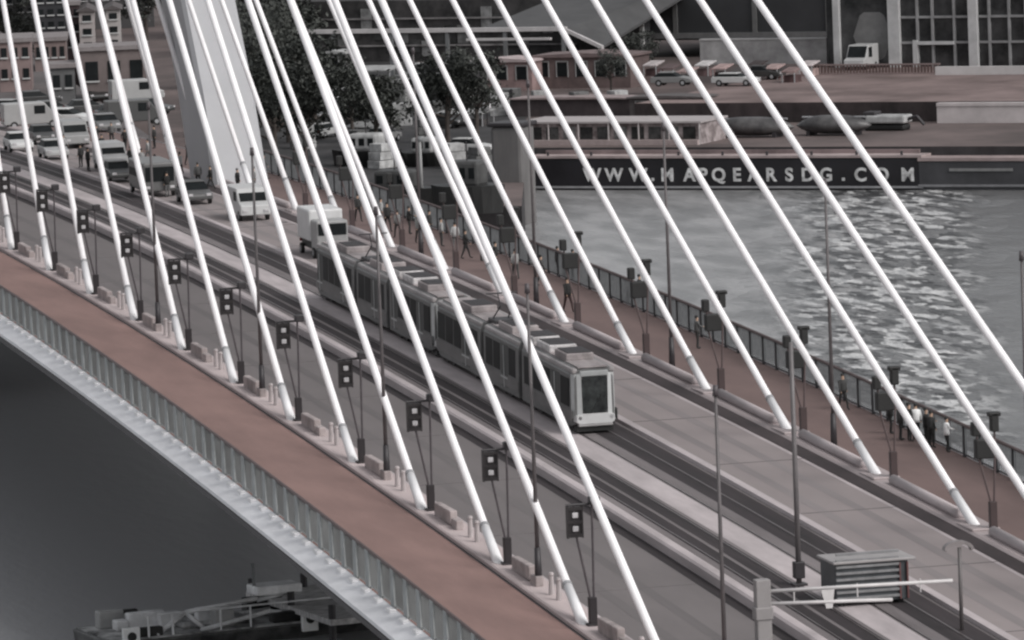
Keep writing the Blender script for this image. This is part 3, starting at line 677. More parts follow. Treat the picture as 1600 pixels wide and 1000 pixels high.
# long covered sloops
for k, (x0, x1, vb, lb) in enumerate(((1102, 1232, 216, 'dark tarpaulin covered boat lying on the quay, left one of two'), (1238, 1352, 213, 'dark tarpaulin covered boat lying on the quay, right one of two'))):
    t, w_, h_ = qthing('covered_boat', lb, 'boat', x0, x1, vb, vb-30, LZ, 'covered boats on the quay')
    b = MB(); secs = []
    for i in range(13):
        u = -1+i/6; r_ = max(.05, (1-abs(u)**3.5))
        secs.append([Vector((u*w_/2, 1.3+1.3*r_*math.cos(a), .2+h_*.55*(1 if math.sin(a) > 0 else .8)*r_*(math.sin(a))+h_*.4)) for a in [j*math.pi/6 for j in range(12)]])
    b.loft(secs).build('hull', mat('tarp_dark', (.05, .048, .05), .45, .3, .5, second=(.13, .125, .125)), t, smooth=True)
    for x in (-.3, .3): MB().box(x*w_-.15, x*w_+.15, .3, 2.3, -.02, .5).build('cradle', dkst, t)
    MB().tube((-w_*.42, 1.3, h_*.95), (w_*.42, 1.3, h_*.95), .09).build('ridge_pole', ltgrey, t)
# digger like machine
t, w_, h_ = qthing('excavator', 'small grey excavator with pale engine hood behind the covered boats', 'excavator', 1345, 1420, 205, 178, LZ)
MB().box(-w_/2+.3, w_/2-.6, .2, 2, 0, .6).build('tracks', black, t, bevel=.2)
MB().box(-w_/2+.5, w_/2-.5, 0, 2.2, .7, h_*.9).build('hood', mat('hood_pale', (.36, .36, .36), .5, .3, 1), t, bevel=.15)
MB().box(-w_/2+.2, -w_/2+1.4, .2, 2, .7, h_*1.1).build('cab', dkst, t, bevel=.1)
MB().path([(w_/2-1, 1, .9), (w_/2+.4, 1, 1.3), (w_/2+1.1, 1, .5)], .16).build('boom', dkst, t)

# glass hall with white mullions at upper right
glz = mat('hall_glass', (.022, .024, .026), .25, .5, .25, second=(.07, .07, .072))
t, w_, h_ = qthing('glass_hall', 'large glass fronted hall with white columns and thin glazing bars', 'building', 1296, 1760, 104, -190, TZ)
def PXx(px): return (px-(1296+1760)/2)*w_/464
def PXz(v): return (104-v)*h_/294
MB().box(-w_/2, w_/2, .6, 25, 0, h_).build('wall', glz, t)
MB().box(-w_/2, w_/2, -.1, 30, h_, h_+1).build('roof', grey, t)
colm = mat('hall_column', (.46, .46, .465), .5, .15, .5)
for px, ww in ((1314, 9), (1402, 17), (1522, 13), (1640, 14), (1740, 12)):
    MB().box(PXx(px-ww/2), PXx(px+ww/2), -.1, .5, 0, h_).build('column', colm, t)
mulm = mat('mullion_grey', (.25, .25, .255), .5, .2, .6)
for px in (1436, 1459, 1492, 1545, 1575, 1600, 1665, 1700):
    MB().box(PXx(px-1.6), PXx(px+1.6), .3, .62, 0, h_).build('mullion', mulm, t)
for v in (66, 26, -14, -54, -94, -134):
    MB().box(PXx(1410), w_/2, .35, .6, PXz(v+1.8), PXz(v-1.8)).build('transom', mulm, t)
f = MB().box(PXx(1430), PXx(1437), .0, .3, 0, PXz(62)).box(PXx(1437), PXx(1492), .0, .3, PXz(69), PXz(64)).build('door_frame', colm, t)
MB().ball((PXx(1366), .9, PXz(55)), 3.6, .4, 4.2).build('interior_sphere', mat('hall_inner', (.15, .15, .15), .6), t)
# van front seen before the hall
car('white van with dark windscreen facing the river before the glass hall', G(1346, 108, TZ), ANG-R(90), .4, 'van', 4.2, 2.2, 2.5, grp='vehicles on the far quay')
# dark low block left of the hall with white base wall
t, w_, h_ = qthing('warehouse', 'long dark warehouse with thin grey bars above a white wall', 'building', 985, 1300, 62, -200, TZ)
MB().box(-w_/2, w_/2, 0, 22, 0, h_).build('wall', mat('warehouse_dark', (.036, .037, .04), .6, .25, .1), t)
for px in (1058, 1180, 1292): x = (px-1142.5)*w_/315; MB().box(x-.25, x+.25, -.2, 0, 0, h_).build('downpipe', mat('pipe_grey', (.13, .13, .13) if px < 1290 else (.4, .4, .4), .5), t)
MB().box(-w_/2, w_/2, -.25, 0, .2, .8).build('base_band', mat('band_grey', (.14, .14, .142), .7), t)
t, w_, h_ = qthing('garden_wall', 'pale plastered wall in front of the dark warehouse', 'wall', 1096, 1290, 100, 62, TZ)
MB().box(-w_/2, w_/2, 0, .5, 0, h_).build('wall_body', mat('plaster_pale', (.34, .33, .33), .8, .25, .5, second=(.45, .44, .44)), t)
MB().box(-w_/2, w_/2, -.1, .6, h_, h_+.15).build('coping', mat('coping_pale', (.5, .49, .49), .7), t)
t, w_, h_ = qthing('kiosk', 'small dark red brown kiosk at the end of the pale wall', 'kiosk', 1279, 1308, 97, 72, TZ)
MB().box(-w_/2, w_/2, -1, 1, 0, h_).build('wall', mat('kiosk_red', (.05, .03, .03), .7), t); MB().box(-w_/2-.15, w_/2+.15, -1.2, 1.2, h_, h_+.15).build('roof', dkst, t)
car('white open boat-backed car parked below the pale wall', G(1150, 134, TZ), ANG, .5, 'car', 4.6, 1.8, 1.3, grp='vehicles on the far quay')
car('dark brown car parked right of the white car', G(1193, 124, TZ), ANG, .035, 'car', 4.2, 1.8, 1.4, grp='vehicles on the far quay')
car('pale car parked far left on the terrace', G(1052, 134, TZ), ANG+.1, .2, 'car', 4.2, 1.8, 1.4, grp='vehicles on the far quay')
# parapets right
t, w_, h_ = qthing('parapet', 'pale stone parapet at the right end of the terrace edge', 'wall', 1468, 1760, 160, 146, TZ)
MB().box(-w_/2, w_/2, 0, .6, -1.9, -.3).box(-w_/2, w_/2, -.1, .7, -.3, 0).build('wall_body', mat('parapet_pale', (.5, .46, .46), .8, .15, .3), t)
t, w_, h_ = qthing('fence', 'brown bar fence on the terrace below the glass hall', 'fence', 1270, 1466, 116, 102, TZ)
fb = MB()
for k in range(40): fb.box(-w_/2+k*w_/40, -w_/2+k*w_/40+.18, 0, .1, 0, h_)
fb.build('bars', mat('fence_brown', (.1, .065, .06), .7), t); MB().box(-w_/2, w_/2, -.03, .12, h_, h_+.15).build('top_rail', mat('fence_rail', (.22, .17, .165), .7), t)
MB().box(-w_/2, w_/2, -.03, .12, 0, .15).build('bottom_rail', mat('fence_rail', .2), t)
t, w_, h_ = qthing('parapet', 'white coping wall before the glass hall at far right', 'wall', 1466, 1760, 116, 103, TZ)
MB().box(-w_/2, w_/2, 0, .5, 0, h_).build('wall_body', mat('parapet_white', (.52, .5, .5), .8, .1, .3), t)

# big canopy roof in the middle background
t, w_, h_ = qthing('canopy', 'long flat canopy with pale roof edge above the quay stalls', 'canopy', 420, 890, 118, 46, LZ)
rm = mat('canopy_edge', (.5, .48, .48), .7, .15, .5)
def cx(px): return (px-655)*w_/470
MB().box(cx(420), cx(885), 0, .5, h_-.35, h_+.1).build('roof_edge', rm, t)
MB().box(cx(740), cx(870), -1.5, -1.1, h_-1.2, h_-.95).build('edge_strip', rm, t)  # pale gutter of the canopy
MB().loft([[Vector((cx(880), 0, h_-.3)), Vector((cx(880), .5, h_-.3)), Vector((cx(880), .5, h_+.1)), Vector((cx(880), 0, h_+.1))], [Vector((cx(940), 0, h_-2.4)), Vector((cx(940), .5, h_-2.4)), Vector((cx(940), .5, h_-2.0)), Vector((cx(940), 0, h_-2.0))]]).build('sloping_edge', rm, t)
b = MB(); b.add([(cx(752), .4, h_), (cx(885), .4, h_), (cx(938), .4, h_-2.1), (cx(930), 34, h_+3.5), (cx(752), 34, h_+3.5)], [(0, 1, 2, 3, 4)]); o = b.build('roof', mat('canopy_roof', (.07, .07, .072), .8, .15, .3), t); o.modifiers.new('s', 'SOLIDIFY').thickness = .3
for px in (430, 520, 612, 700, 790, 880): MB().box(cx(px)-.2, cx(px)+.2, .1, .4, 0, h_-.35).build('column', grey, t)
t, w_, h_ = qthing('roof_hatch', 'white framed glazed box rising beside the end of the canopy roof', 'roof hatch', 966, 1005, 72, 22, TZ)
hm = mat('frame_white', (.42, .42, .42), .6)
MB().box(-w_/2, w_/2, .1, 2, 0, h_).build('glazing', mat('hatch_glass', (.06, .06, .063), .3, .5, 1), t)
MB().box(-w_/2-.1, -w_/2+.35, -.1, .2, 0, h_).box(w_/2-.35, w_/2+.1, -.1, .2, 0, h_).box(-w_/2+.35, w_/2-.35, -.1, .2, h_-.35, h_).build('frame', hm, t)

# clutter on the quay in the middle background: stalls, containers, sheds
def shed(label, x0, x1, vb, vt, z, col, thick=5, name='shed', win=True, grp='sheds and stalls on the far quay', roofc=None):
    t, w_, h_ = qthing(name, label, name.replace('_', ' '), x0, x1, vb, vt, z, grp)
    MB().box(-w_/2, w_/2, 0, thick, 0, h_*.92).build('wall', mat('shed_%s' % str(col), col, .8, .3, .5), t)
    MB().prism([(-w_/2-.2, h_*.9), (-w_/2-.2, h_*.96), (0, h_*1.03), (w_/2+.2, h_*.96), (w_/2+.2, h_*.9)], -.3, thick+.3).build('roof', mat('shedroof_%s' % str(roofc or col), roofc or col, .7, .2, 1), t)
    if win:
        n = max(1, int(w_/2.2))
        for k in range(n):
            x = -w_/2+(k+.5)*w_/n; f = MB().box(x-.6, x+.6, -.06, .05, h_*.35, h_*.75).build('window', glassd, t)
            MB().box(x-.7, x-.6, -.1, .05, h_*.33, h_*.77).box(x+.6, x+.7, -.1, .05, h_*.33, h_*.77).box(x-.7, x+.7, -.1, .05, h_*.77, h_*.8).build('frame', mat('frame_grey', .3, .6), f)
    return t
pk = (.2, .14, .135)
shed('brown shed under the canopy end with rounded pale panel', 835, 985, 138, 84, LZ, (.13, .095, .092), 5, roofc=(.16, .12, .118))
shed('pink fronted kiosk with a row of pale letters left of the brown shed', 738, 832, 142, 92, LZ, (.24, .17, .165), 4, 'kiosk', roofc=(.4, .33, .33))
shed('long low brown wall of crates below the brown shed', 800, 985, 182, 152, LZ, (.05, .04, .042), 3, 'shed', False, roofc=(.26, .21, .208))
shed('dark shed with stacked planks below the terrace', 985, 1100, 186, 150, LZ, (.09, .08, .08), 3, 'shed', True)
shed('white framed cabin among the trees behind the thick stay', 503, 541, 122, 80, LZ, (.1, .1, .1), 2.5, 'cabin', True, roofc=.35)
shed('narrow pale cabin between the middle stays', 610, 634, 172, 125, LZ, (.2, .2, .2), 2, 'cabin', False)
shed('dark hut left of the pale cabin', 545, 606, 190, 128, LZ, (.03, .03, .032), 3, 'hut', False, roofc=.08)
shed('dark hut with dim windows right of the pale cabin', 640, 735, 165, 100, LZ, (.035, .034, .036), 4, 'hut', True, roofc=.06)
t, w_, h_ = qthing('storage_hall', 'long black storage hall standing under and behind the canopy', 'building', 415, 905, 96, 0, LZ)
MB().box(-w_/2, w_/2, 0, 12, 0, h_).build('wall', mat('hall_black', (.022, .021, .023), .7, .6, .3, second=(.07, .066, .066)), t)
rb = random.Random(11)
for q in range(26):
    x = -w_/2+(q+.5)*w_/26; z = rb.uniform(.5, 3.5); MB().box(x-.7, x+.6, -.1, .05, z, z+rb.uniform(1, 2.6)).build('shutter', mat('shutter_%d' % (q % 5), (.02, .12, .05, .2, .035)[q % 5], .6, .4, 1), t)
for q in range(3): MB().box(-w_/2+.3, w_/2-.3, -.25, -.1, h_*(.25+.22*q), h_*(.25+.22*q)+.18).build('rail', mat('hall_rail', (.2, .19, .19), .6, .5, .4), t)
for q, (x0, x1, vb, vt, c, lb) in enumerate(((556, 620, 132, 104, .3, 'first from the left'), (628, 700, 142, 112, .14, 'second from the left, below the dark hall'), (700, 752, 120, 92, .34, 'before the kiosk with pale roof'), (440, 500, 150, 120, .05, 'black, left of the framed cabin'), (548, 610, 220, 192, .22, 'low, under the black hut'), (690, 765, 196, 172, .3, 'low, above the concrete pillar'))):
    t, w_, h_ = qthing('market_stall', 'open market stall in the dark yard, '+lb, 'stall', x0, x1, vb, vt, LZ, 'market stalls in the yard')
    MB().loft([[Vector((-w_/2, -1.6, h_*.8)), Vector((w_/2, -1.6, h_*.8)), Vector((w_/2, -1.6, h_*.86)), Vector((-w_/2, -1.6, h_*.86))], [Vector((-w_/2, 1.4, h_*.97)), Vector((w_/2, 1.4, h_*.97)), Vector((w_/2, 1.4, h_*1.03)), Vector((-w_/2, 1.4, h_*1.03))]]).build('awning', mat('awning_%g' % c, c, .8, .3, 1), t)
    for xx in (-w_/2+.1, w_/2-.1):
        for yy in (-1.4, 1.2): MB().tube((xx, yy, 0), (xx, yy, h_*.86), .07).build('post', ltgrey, t)
    MB().box(-w_/2+.2, w_/2-.2, -.9, .3, .0, h_*.42).build('counter', mat('counter_dark', (.05, .045, .045), .8, .4, 1), t)
TLB = ['left end by the glazed box', 'second right of the glazed box', 'third, behind the pale car', 'before the left end of the pale wall', 'fifth, with pinkish awning', 'sixth, behind the white car', 'seventh, dark awning by the white car', 'eighth, above the dark brown car', 'ninth, right of the dark brown car', 'right end next to the red brown kiosk']
for q in range(10):
    c = [(.42, .38, .38), (.1, .07, .07), (.3, .22, .21), (.5, .48, .48), (.36, .26, .25), (.06, .05, .05), (.04, .03, .03), (.34, .25, .24), (.2, .14, .135), (.45, .4, .4)][q]
    x0 = 1012+q*27; vb = 118+(q % 3)*5
    t, w_, h_ = qthing('terrace_stall', 'small awning stall on the terrace, '+TLB[q], 'stall', x0, x0+21, vb, vb-22, TZ, 'stalls on the terrace')
    MB().loft([[Vector((-w_/2, -1.2, h_*.72)), Vector((w_/2, -1.2, h_*.72)), Vector((w_/2, -1.2, h_*.8)), Vector((-w_/2, -1.2, h_*.8))], [Vector((-w_/2, 1., h_*.95)), Vector((w_/2, 1., h_*.95)), Vector((w_/2, 1., h_*1.03)), Vector((-w_/2, 1., h_*1.03))]]).build('awning', mat('tawn_%d' % q, c, .8, .3, 1), t)
    MB().box(-w_/2+.1, w_/2-.1, -.7, .8, 0, h_*.5).build('counter', mat('tcounter_%d' % (q % 4), ((.07, .04, .04), (.3, .22, .21), (.04, .035, .035), (.15, .1, .1))[q % 4], .8, .4, 1), t)
    for xx in (-w_/2+.08, w_/2-.08): MB().tube((xx, -1.1, 0), (xx, -1.1, h_*.76), .06).build('post', ltgrey, t)
for q, (x0, x1, vb, vt, c, lb) in enumerate(((412, 436, 188, 158, .28, 'pale, between the paired stays right of the pylon'), (476, 500, 176, 150, .12, 'grey, left of the ramp boards'), (585, 604, 158, 128, .3, 'pale, left of the narrow cabin'), (655, 676, 188, 160, .05, 'black, below the hut with dim windows'), (685, 722, 160, 138, .2, 'grey, under the awning stall'), (765, 800, 168, 140, .1, 'dark brown, beside the globe lamp'), (640, 664, 128, 100, .34, 'pale, between two stalls'), (500, 545, 70, 56, .22, 'grey, under the canopy beam'), (590, 640, 74, 58, .1, 'dark, under the canopy beam'), (690, 735, 74, 60, .3, 'pale, under the canopy beam'))):
    t, w_, h_ = qthing('shipping_container', 'shipping container on the far quay, '+lb, 'container', x0, x1, vb, vt, LZ, 'containers on the far quay')
    MB().box(-w_/2, w_/2, 0, 2.4, 0, h_).build('body', mat('cont_%g' % c, c, .6, .3, 1), t, bevel=.05)
    rb2 = MB()
    for k in range(7): rb2.box(-w_/2+.1+k*w_/7, -w_/2+.1+k*w_/7+w_/16, -.06, .0, .15, h_-.15)
    rb2.build('ribbing', mat('contrib_%g' % c, c*.8, .6, .3, 1), t)
    for k in (-1, 1): MB().box(k*w_/2-.1, k*w_/2+.1, -.08, .1, 0, h_+.05).build('corner_post', dkst, t)
# slanted white boards
t, w_, h_ = qthing('boat_ramp', 'pair of slanting white boards forming a small ramp below the framed cabin', 'ramp', 508, 578, 172, 132, LZ)
for a, c, d_ in ((h_*.72, h_*1.0, .25), (h_*.0, h_*.12, .2)):
    MB().loft([[Vector((-w_/2, 0, a)), Vector((-w_/2, 2, a)), Vector((-w_/2, 2, a+d_)), Vector((-w_/2, 0, a+d_))], [Vector((w_/2, 0, c)), Vector((w_/2, 2, c)), Vector((w_/2, 2, c+d_)), Vector((w_/2, 0, c+d_))]]).build('board', mat('board_white', (.6, .6, .6), .6), t)
MB().box(-w_/2+.3, w_/2-.3, .5, 2, 0, h_*.7).build('underside', dkst, t)
# parked cars and stacked goods in the yard
for px, py, lb, c in ((560, 200, 'dark car parked under the trees right of the ramp boards', .03), (600, 222, 'grey car in the yard shade between the stays', .2), (690, 200, 'black car in the yard left of the pillar', .02), (735, 240, 'white car in the yard shade nearest the pillar', .5), (480, 190, 'charcoal car left of the ramp boards', .05), (505, 215, 'pale car in the yard just left of the white cabined cruiser', .45), (655, 150, 'dark car before the hut with dim windows', .03)):
    car(lb, G(px, py, LZ+.02), ANG+random.choice([0, .3, -.2, 1.57]), c, 'car', grp='cars parked in the yard')
for i_, (px, py, c) in enumerate(((540, 185, .5), (580, 196, .08), (628, 196, .3), (668, 222, .1), (712, 262, .35), (752, 268, .12), (598, 262, .4), (556, 240, .1), (476, 232, .3), (782, 180, .3), (728, 178, .2), (845, 176, .25), (905, 178, .1), (965, 176, .3))):
    t = thing('crate_stack', 'goods crate stack on the far quay, %s one from the ramp boards' % ORD[i_], 'crates', G(px, py, LZ+.02), ANG+i_*.2, 'crate stacks on the far quay')
    cm_ = mat('crate_%g' % c, c, .8, .4, 1)
    for q in range(3): MB().box(-1.1+.15*q, 1.-.2*q, -.8, .8, q*.75, q*.75+.7).build('crate', cm_, t, bevel=.04)
# small lamps / floats
tag(slab('yard', [G(322, 318, LZ), G(770, 318, LZ), G(806, 205, LZ), G(830, 176, LZ), G(640, 92, LZ), G(330, 80, LZ)], LZ-.5, LZ+.02, [mat('yard_dark_asphalt', (.028, .027, .029), .8, .6, .15, second=(.05, .048, .05)), landd]), kind='structure')  # plain dark paving tone over the whole yard
for px, py, lb in ((470, 112, 'round pale lamp globe among the dark trees'), (762, 166, 'round pale lamp globe right of the dark huts'), (530, 298, 'bright round lamp above the white truck')):
    z = LZ; P = G(px, py+30, z); k = ppm(P)
    t = thing('globe_lamp', lb, 'lamp', P, 0, 'globe lamps on the quay'); MB().tube((0, 0, 0), (0, 0, 30/k), .07).build('post', dkst, t); MB().ball((0, 0, 30/k), .45).build('globe', lampw, t, smooth=True)
# dark moored boats between the deck and the quay corner
def boat(label, x0, x1, vb, vt, z, cabin=.5, hull=.02, cab=.5, name='moored_boat', cabx=0.):
    t, w_, h_ = qthing(name, label, 'boat', x0, x1, vb, vt, z, 'boats laid up in the dark yard behind the bridge')
    secs = []
    for i in range(11):
        u = -1+i/5; r_ = max(.12, 1-max(0, abs(u)-.3)**1.8*1.9); secs.append([Vector((u*w_/2, 2+2*r_, h_*.45)), Vector((u*w_/2*.94, 2+1.3*r_, -.3)), Vector((u*w_/2*.94, 2-1.3*r_, -.3)), Vector((u*w_/2, 2-2*r_, h_*.45))])
    MB().loft(secs).build('hull', mat('boat_hull_%g' % hull, hull, .5, .3, .5), t)
    c = MB().box(-w_*.2+cabx*w_, w_*.22+cabx*w_, .9, 3.1, h_*.43, h_*.9).build('cabin', mat('boat_cabin_%g' % cab, cab, .5, .3, 1), t, bevel=.25)
    for k in range(3): MB().box(cabx*w_-w_*.16+k*w_*.13, cabx*w_-w_*.08+k*w_*.13, .86, .92, h_*.58, h_*.78).build('window', glassd, c)
    MB().tube((0, 2, h_*.4), (0, 2, h_*1.25), .06).build('mast', dkst, t)
boat('dark cruiser with white cabin behind the second circleward stays', 505, 612, 262, 205, LZ, hull=.02, cab=.35)
boat('dark boat with pale rounded wheelhouse in the middle of the shade', 612, 690, 262, 212, LZ, hull=.015, cab=.3)
boat('long dark boat with dim cabin left of the grey pillar', 660, 772, 330, 245, LZ, hull=.02, cab=.06)
boat('black tug low in the shade above the far path', 540, 665, 325, 262, LZ, hull=.012, cab=.05)
# big concrete pillar at the quay corner
t, w_, h_ = qthing('concrete_pillar', 'thick grey concrete pillar standing in the water at the quay corner', 'pillar', 771, 819, 352, 198, WZ)
MB().box(-w_/2, w_/2, 0, w_, -1, h_).build('shaft', mat('pillar_concrete', (.13, .125, .125), .85, .2, .4, stretch=(1, 1, .3)), t, bevel=.3)
MB().box(-w_/2-.2, w_/2+.2, -.2, w_+.2, h_, h_+.35).build('cap', dkst, t, bevel=.1)
# slim grey pole behind the far path
P = G(660, 322, LZ); t = thing('flagpole', 'slim pale grey pole rising from the shade behind the far path', 'pole', P)
MB().tube((0, 0, 0), (0, 0, 105/ppm(P)), .16, .12).build('pole_shaft', mat('pole_pale', (.25, .25, .25), .5), t, smooth=True)
MB().box(-.4, .4, -.4, .4, -.1, .25).build('base_block', grey, t)
MB().ball((0, 0, 105/ppm(P)), .25).build('finial', grey, t)

# ------------------------------------------------------------------ trees
def tree_src(seed, n=2600, H=9., Rr=3.6):
    rnd = random.Random(seed); t = thing('tree', 'x', 'tree', (0, 0, 0), 0, 'trees on the far bank')
    b = MB(); b.tube((0, 0, 0), (.1, .05, H*.45), .28, .18); tips = []
    for k in range(9):
        a = rnd.uniform(0, 6.28); e = rnd.uniform(.25, 1.1); z0 = H*rnd.uniform(.25, .45); l = Rr*rnd.uniform(.6, 1.05)
        q = Vector((math.cos(a)*math.cos(e)*l, math.sin(a)*math.cos(e)*l, z0+math.sin(e)*l*1.2)); b.tube((.05, .03, z0), q, .12, .04); tips.append(q)
    b.build('trunk', mat('bark', (.06, .05, .045), .9, .3, 3), t)
    tips += [Vector((rnd.gauss(0, Rr*.4), rnd.gauss(0, Rr*.4), H*rnd.uniform(.5, .95))) for _ in range(14)]
    c = MB()
    for k in range(n):
        q = rnd.choice(tips); d = Vector((rnd.gauss(0, 1), rnd.gauss(0, 1), rnd.gauss(0, .8))); p = q+d.normalized()*(abs(rnd.gauss(.75, .4)))
        s = rnd.uniform(.12, .3); u = Vector((rnd.gauss(0, 1), rnd.gauss(0, 1), rnd.gauss(0, 1))).normalized(); v = u.orthogonal().normalized()
        c.cur = rnd.randint(0, 1); c.add([p-u*s, p+v*s*.6, p+u*s, p-v*s*.6], [(0, 1, 2, 3)])
    c.build('crown', [mat('leaf_dark', (.02, .023, .02), .7, .3, 1), mat('leaf_mid', (.05, .054, .048), .7, .3, 1)], t); return t
ts = [tree_src(s) for s in (1, 2, 3)]
TP = [(372, 205, 1.0), (398, 240, 1.05), (430, 255, 1.1), (452, 215, 1.0), (478, 250, 0.9), (492, 190, 1.0), (410, 160, 1.2), (455, 150, 1.1), (440, 95, 1.3), (390, 75, 1.4), (20, 40, 1.3), (75, 45, 1.4), (200, 30, 1.2), (230, 60, 1.0), (5, 85, 0.8), (530, 35, 1.4), (600, 30, 1.3), (700, 22, 1.3), (480, 30, 1.5), (40, 100, 0.7), (1000, 120, 0.6), (955, 135, 0.5), (552, 215, 0.8), (590, 240, 0.9), (700, 225, 1.0), (745, 205, 0.9), (350, 130, 1.0)]
TL = ['beside the lit pylon face', 'in front of the tree beside the pylon', 'at the foot of the dark gap right of the pylon', 'behind the paired far stays', 'low down left of the thick stay', 'left of the white framed cabin', 'high above the pylon side trees', 'above the globe lamp', 'behind the left end of the canopy', 'at the top right of the pylon', 'at the top left corner', 'above the dark block at upper left', 'between the pale gable walls and pylon', 'at the shaded pylon side', 'at the left edge above the pink wall', 'at the top edge left of the middle', 'at the top edge above the canopy', 'at the top edge right of the middle stays', 'at the top edge right of the pylon', 'small, beside the pink wall at left', 'small, in front of the warehouse', 'small, beside the brown shed', 'just right of the white ramp boards', 'above the black tug', 'between flagpole and concrete pillar', 'against the top of the concrete pillar', 'close beside the right edge of the pylon']
for k, ((px, py, s), lb) in enumerate(zip(TP, TL)):
    loc = G(px, py+8, LZ); loc.z = LZ-.1
    if k < 3: t = ts[k]; t.location = loc; t['label'] = 'dark leafy tree '+lb; t.scale = (s,)*3
    else: dup(ts[k % 3], 'dark leafy tree '+lb, loc, k*1.3, s, 'trees on the far bank')

# ------------------------------------------------------------------ upper left: approach, houses
def house(label, x0, x1, vb, vt, z, col, thick=9, rows=2, cols=4, name='house', gable=False):
    t, w_, h_ = qthing(name, label, 'building', x0, x1, vb, vt, z, 'buildings at the bridge approach', ang=R(80))
    MB().box(-w_/2, w_/2, 0, thick, -6, h_).build('wall', mat('house_%s' % str(col), col, .8, .2, .3), t)
    if gable: MB().prism([(-w_/2-.3, h_), (0, h_+w_*.3), (w_/2+.3, h_)], -.3, thick+.3).build('roof', mat('roof_grey', (.08, .07, .07), .8), t)
    else: MB().box(-w_/2-.2, w_/2+.2, -.25, thick+.2, h_, h_+.4).build('roof', mat('roof_flat', (.2, .18, .18), .8), t)
    for r in range(rows):
        for c in range(cols):
            x = -w_/2+(c+.5)*w_/cols; zz = h_*(r+.3)/rows; ww = w_/cols*.28
            f = MB().box(x-ww, x+ww, -.08, .04, zz, zz+h_/rows*.45).build('window', glassd, t)
            MB().box(x-ww-.1, x+ww+.1, -.18, .02, zz-.15, zz).build('sill', mat('sill_pale', .4, .7), f)
    return t
def GZ(px, py): return LZ
house('pale pinkish low building at the left edge above the traffic', 0, 50, 132, 66, -4.5, (.2, .15, .145), rows=2, cols=3)
house('light brown building with small windows right of the first stays', 55, 104, 100, 64, -4.5, (.17, .13, .125), rows=1, cols=4)
house('tall dark block behind the third stay', 58, 105, 68, -30, -4.5, (.03, .03, .034), rows=5, cols=3, name='dark_block')
house('narrow pale gabled house, left one of two light towers', 126, 150, 82, 18, -4.5, (.32, .29, .285), rows=3, cols=1, gable=True)
house('narrow pale gabled house, right one of two light towers', 168, 190, 78, 15, -4.5, (.34, .32, .315), rows=3, cols=1, gable=True)
house('dark brown house between the light towers and the dark block', 106, 126, 80, 8, -4.5, (.06, .04, .042), rows=3, cols=2)
house('wide pinkish grey building filling the gap left of the pylon', 128, 232, 145, 78, -4.5, (.14, .115, .112), rows=1, cols=3, thick=6)
house('grey blank block low behind the traffic', 80, 118, 150, 106, -4.5, (.1, .1, .102), rows=1, cols=2, thick=5)
house('long grey office block along the top edge left of the pylon', -60, 240, 20, -60, -7, (.07, .068, .07), rows=6, cols=18, thick=10)
house('dark long office block along the top edge behind the canopy', 330, 985, 18, -130, -7, (.045, .044, .047), rows=6, cols=30, thick=10, name='office_block')
for px, py, lb, c, kd in ((190, 141, 'dark square box van parked before the wide pinkish building', .02, 'van'), (214, 160, 'white flatbed van below the wide pinkish building', .35, 'van'), (108, 195, 'white roofed car behind the bridge traffic', .6, 'car'), (60, 165, 'dark car behind the pinkish left building', .03, 'car'), (20, 180, 'silver car at the left edge behind the traffic', .3, 'car'), (140, 180, 'charcoal car in the approach queue', .04, 'car'), (50, 200, 'white topped coach at the left edge of the approach', .3, 'van'), (165, 205, 'grey car at the approach crossing', .14, 'car'), (188, 188, 'black saloon car right of the approach crossing', .02, 'car'), (212, 196, 'dark van by the shaded pylon side', .05, 'van'), (85, 182, 'brownish grey car left of the charcoal one', .08, 'car'), (150, 158, 'black car below the blank grey block', .02, 'car'), (232, 180, 'small dark car touching the pylon shade', .04, 'car')):
    d = D(px, py); car(lb, Vector((d.x, d.y, zd(d.x))) if d.x > -285 else G(px, py, -9.2), R(90) if kd == 'van' else random.choice([0, R(90), R(60)]), c, kd, 5 if kd == 'van' else 4.3, 2, 2.2 if kd == 'van' else 1.45, grp='vehicles on the approach')
slab('approach_ground', [Vector((-120, 27.3, 0)), Vector((-120, 34, 0)), Vector((-330, 50, 0)), Vector((-600, 70, 0)), Vector((-600, 27.3, 0))], -9.29, -5.2, [mat('approach_paving', (.09, .08, .08), .9, .3, .1), landd])

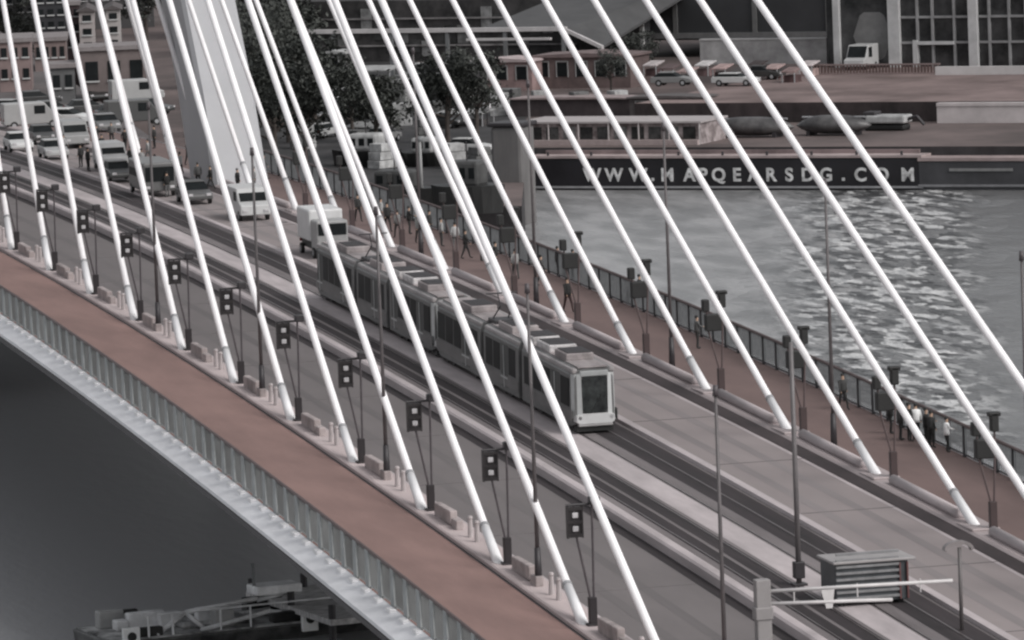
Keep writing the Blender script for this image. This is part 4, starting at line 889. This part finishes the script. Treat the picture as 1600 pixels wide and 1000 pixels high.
# ------------------------------------------------------------------ work boat lower left
P = G(350, 1010, WZ)
t = thing('workboat', 'dark workboat with pipe frame and two white square fenders below the bridge', 'boat', P, R(100))
k = ppm(P)
def wx(px): return (px-350)/k
def wz(v): return (1010-v)/k
secs = []
for i in range(9):
    u = i/8; x = wx(165)+u*(wx(640)-wx(165)); secs.append([Vector((x, 0, .75)), Vector((x, 6, .75)), Vector((x, 5.6, -.5)), Vector((x, .4, -.5))])
MB().loft(secs).build('hull', mat('workboat_hull', (.03, .03, .032), .5, .5, 1, second=(.09, .09, .09)), t, bevel=.1)
MB().box(wx(170), wx(630), .2, 5.8, .75, .82).build('deck', mat('workboat_deck', (.08, .08, .082), .7, .6, .8, second=(.5, .5, .5)), t)
pm = mat('pipe_pale', (.62, .62, .63), .5, .2, 1)
for pts in ([(245, 995, .5), (305, 912, 1.5), (432, 900, 2)], [(432, 903, 2), (500, 893, 2)], [(320, 975, .6), (440, 925, 1)], [(305, 912, 1.5), (330, 990, 1)], [(440, 925, 1), (500, 985, 1)], [(250, 990, 3), (310, 935, 3.5), (470, 915, 3.5)]):
    MB().path([(wx(a), d_, max(.85, wz(c+34)-.25*d_)) for a, c, d_ in pts], .12, 8).build('frame_pipe', pm, t, smooth=True)
MB().box(wx(428), wx(505), 1.6, 3.2, wz(945), wz(930)).build('canopy', mat('boat_canopy', (.75, .75, .76), .5, .2, 1), t, bevel=.1)
MB().tube((wx(432), 2.3, wz(945)), (wx(430), 2.3, wz(895)), .1).build('antenna', grey, t)
MB().box(wx(300), wx(420), 1.5, 4.5, .8, wz(975)).build('winch_house', mat('winch_dark', (.04, .04, .042), .6, .6, .8, second=(.5, .5, .5)), t, bevel=.2)
for a, b_ in ((182, 210), (480, 507)):
    f = MB().box(wx(a), wx(b_), -.25, .0, .35, wz(965)).build('fender_board', mat('fender_white', (.8, .8, .8), .6), t, bevel=.05)
    c_ = ((wx(a)+wx(b_))/2, (.35+wz(965))/2+.1)
    MB().tube((c_[0], -.3, c_[1]), (c_[0], -.24, c_[1]), .24, n=14).build('ring', black, f)
for px in (230, 270, 350, 400, 560, 600): MB().tube((wx(px), .3, .8), (wx(px), .3, 1.9), .06).build('stanchion', pm, t)
MB().path([(wx(225), .3, 1.9), (wx(610), .3, 1.9)], .05).build('guard_rail', pm, t)
rb = random.Random(3)
for q in range(16):
    x = wx(rb.uniform(200, 600)); y = rb.uniform(.6, 5.2); a, b_, c = rb.uniform(.3, 1.1), rb.uniform(.3, .9), rb.uniform(.3, 1.0)
    MB().box(x-a, x+a, y-b_/2, y+b_/2, .82, .82+c).build('deck_box', [pm, mat('box_black', .015, .6), mat('box_mid', (.3, .3, .3), .6)][q % 3], t, bevel=.08)
# jetty under the bridge edge
P = G(565, 1010, WZ)
t = thing('jetty', 'pale wooden jetty partly hidden under the near bridge edge', 'jetty', P, R(100))
MB().box(-1.6, 5, 0, 12, 1.2, 1.5).build('deck', mat('jetty_wood', (.4, .39, .39), .8, .5, 1.5, stretch=(1, 4, 1)), t)
for x in (-1.4, 1.5, 4.6):
    for y in (.3, 6, 11.6): MB().tube((x, y, -1), (x, y, 2.2), .2).build('pile', dkst, t)
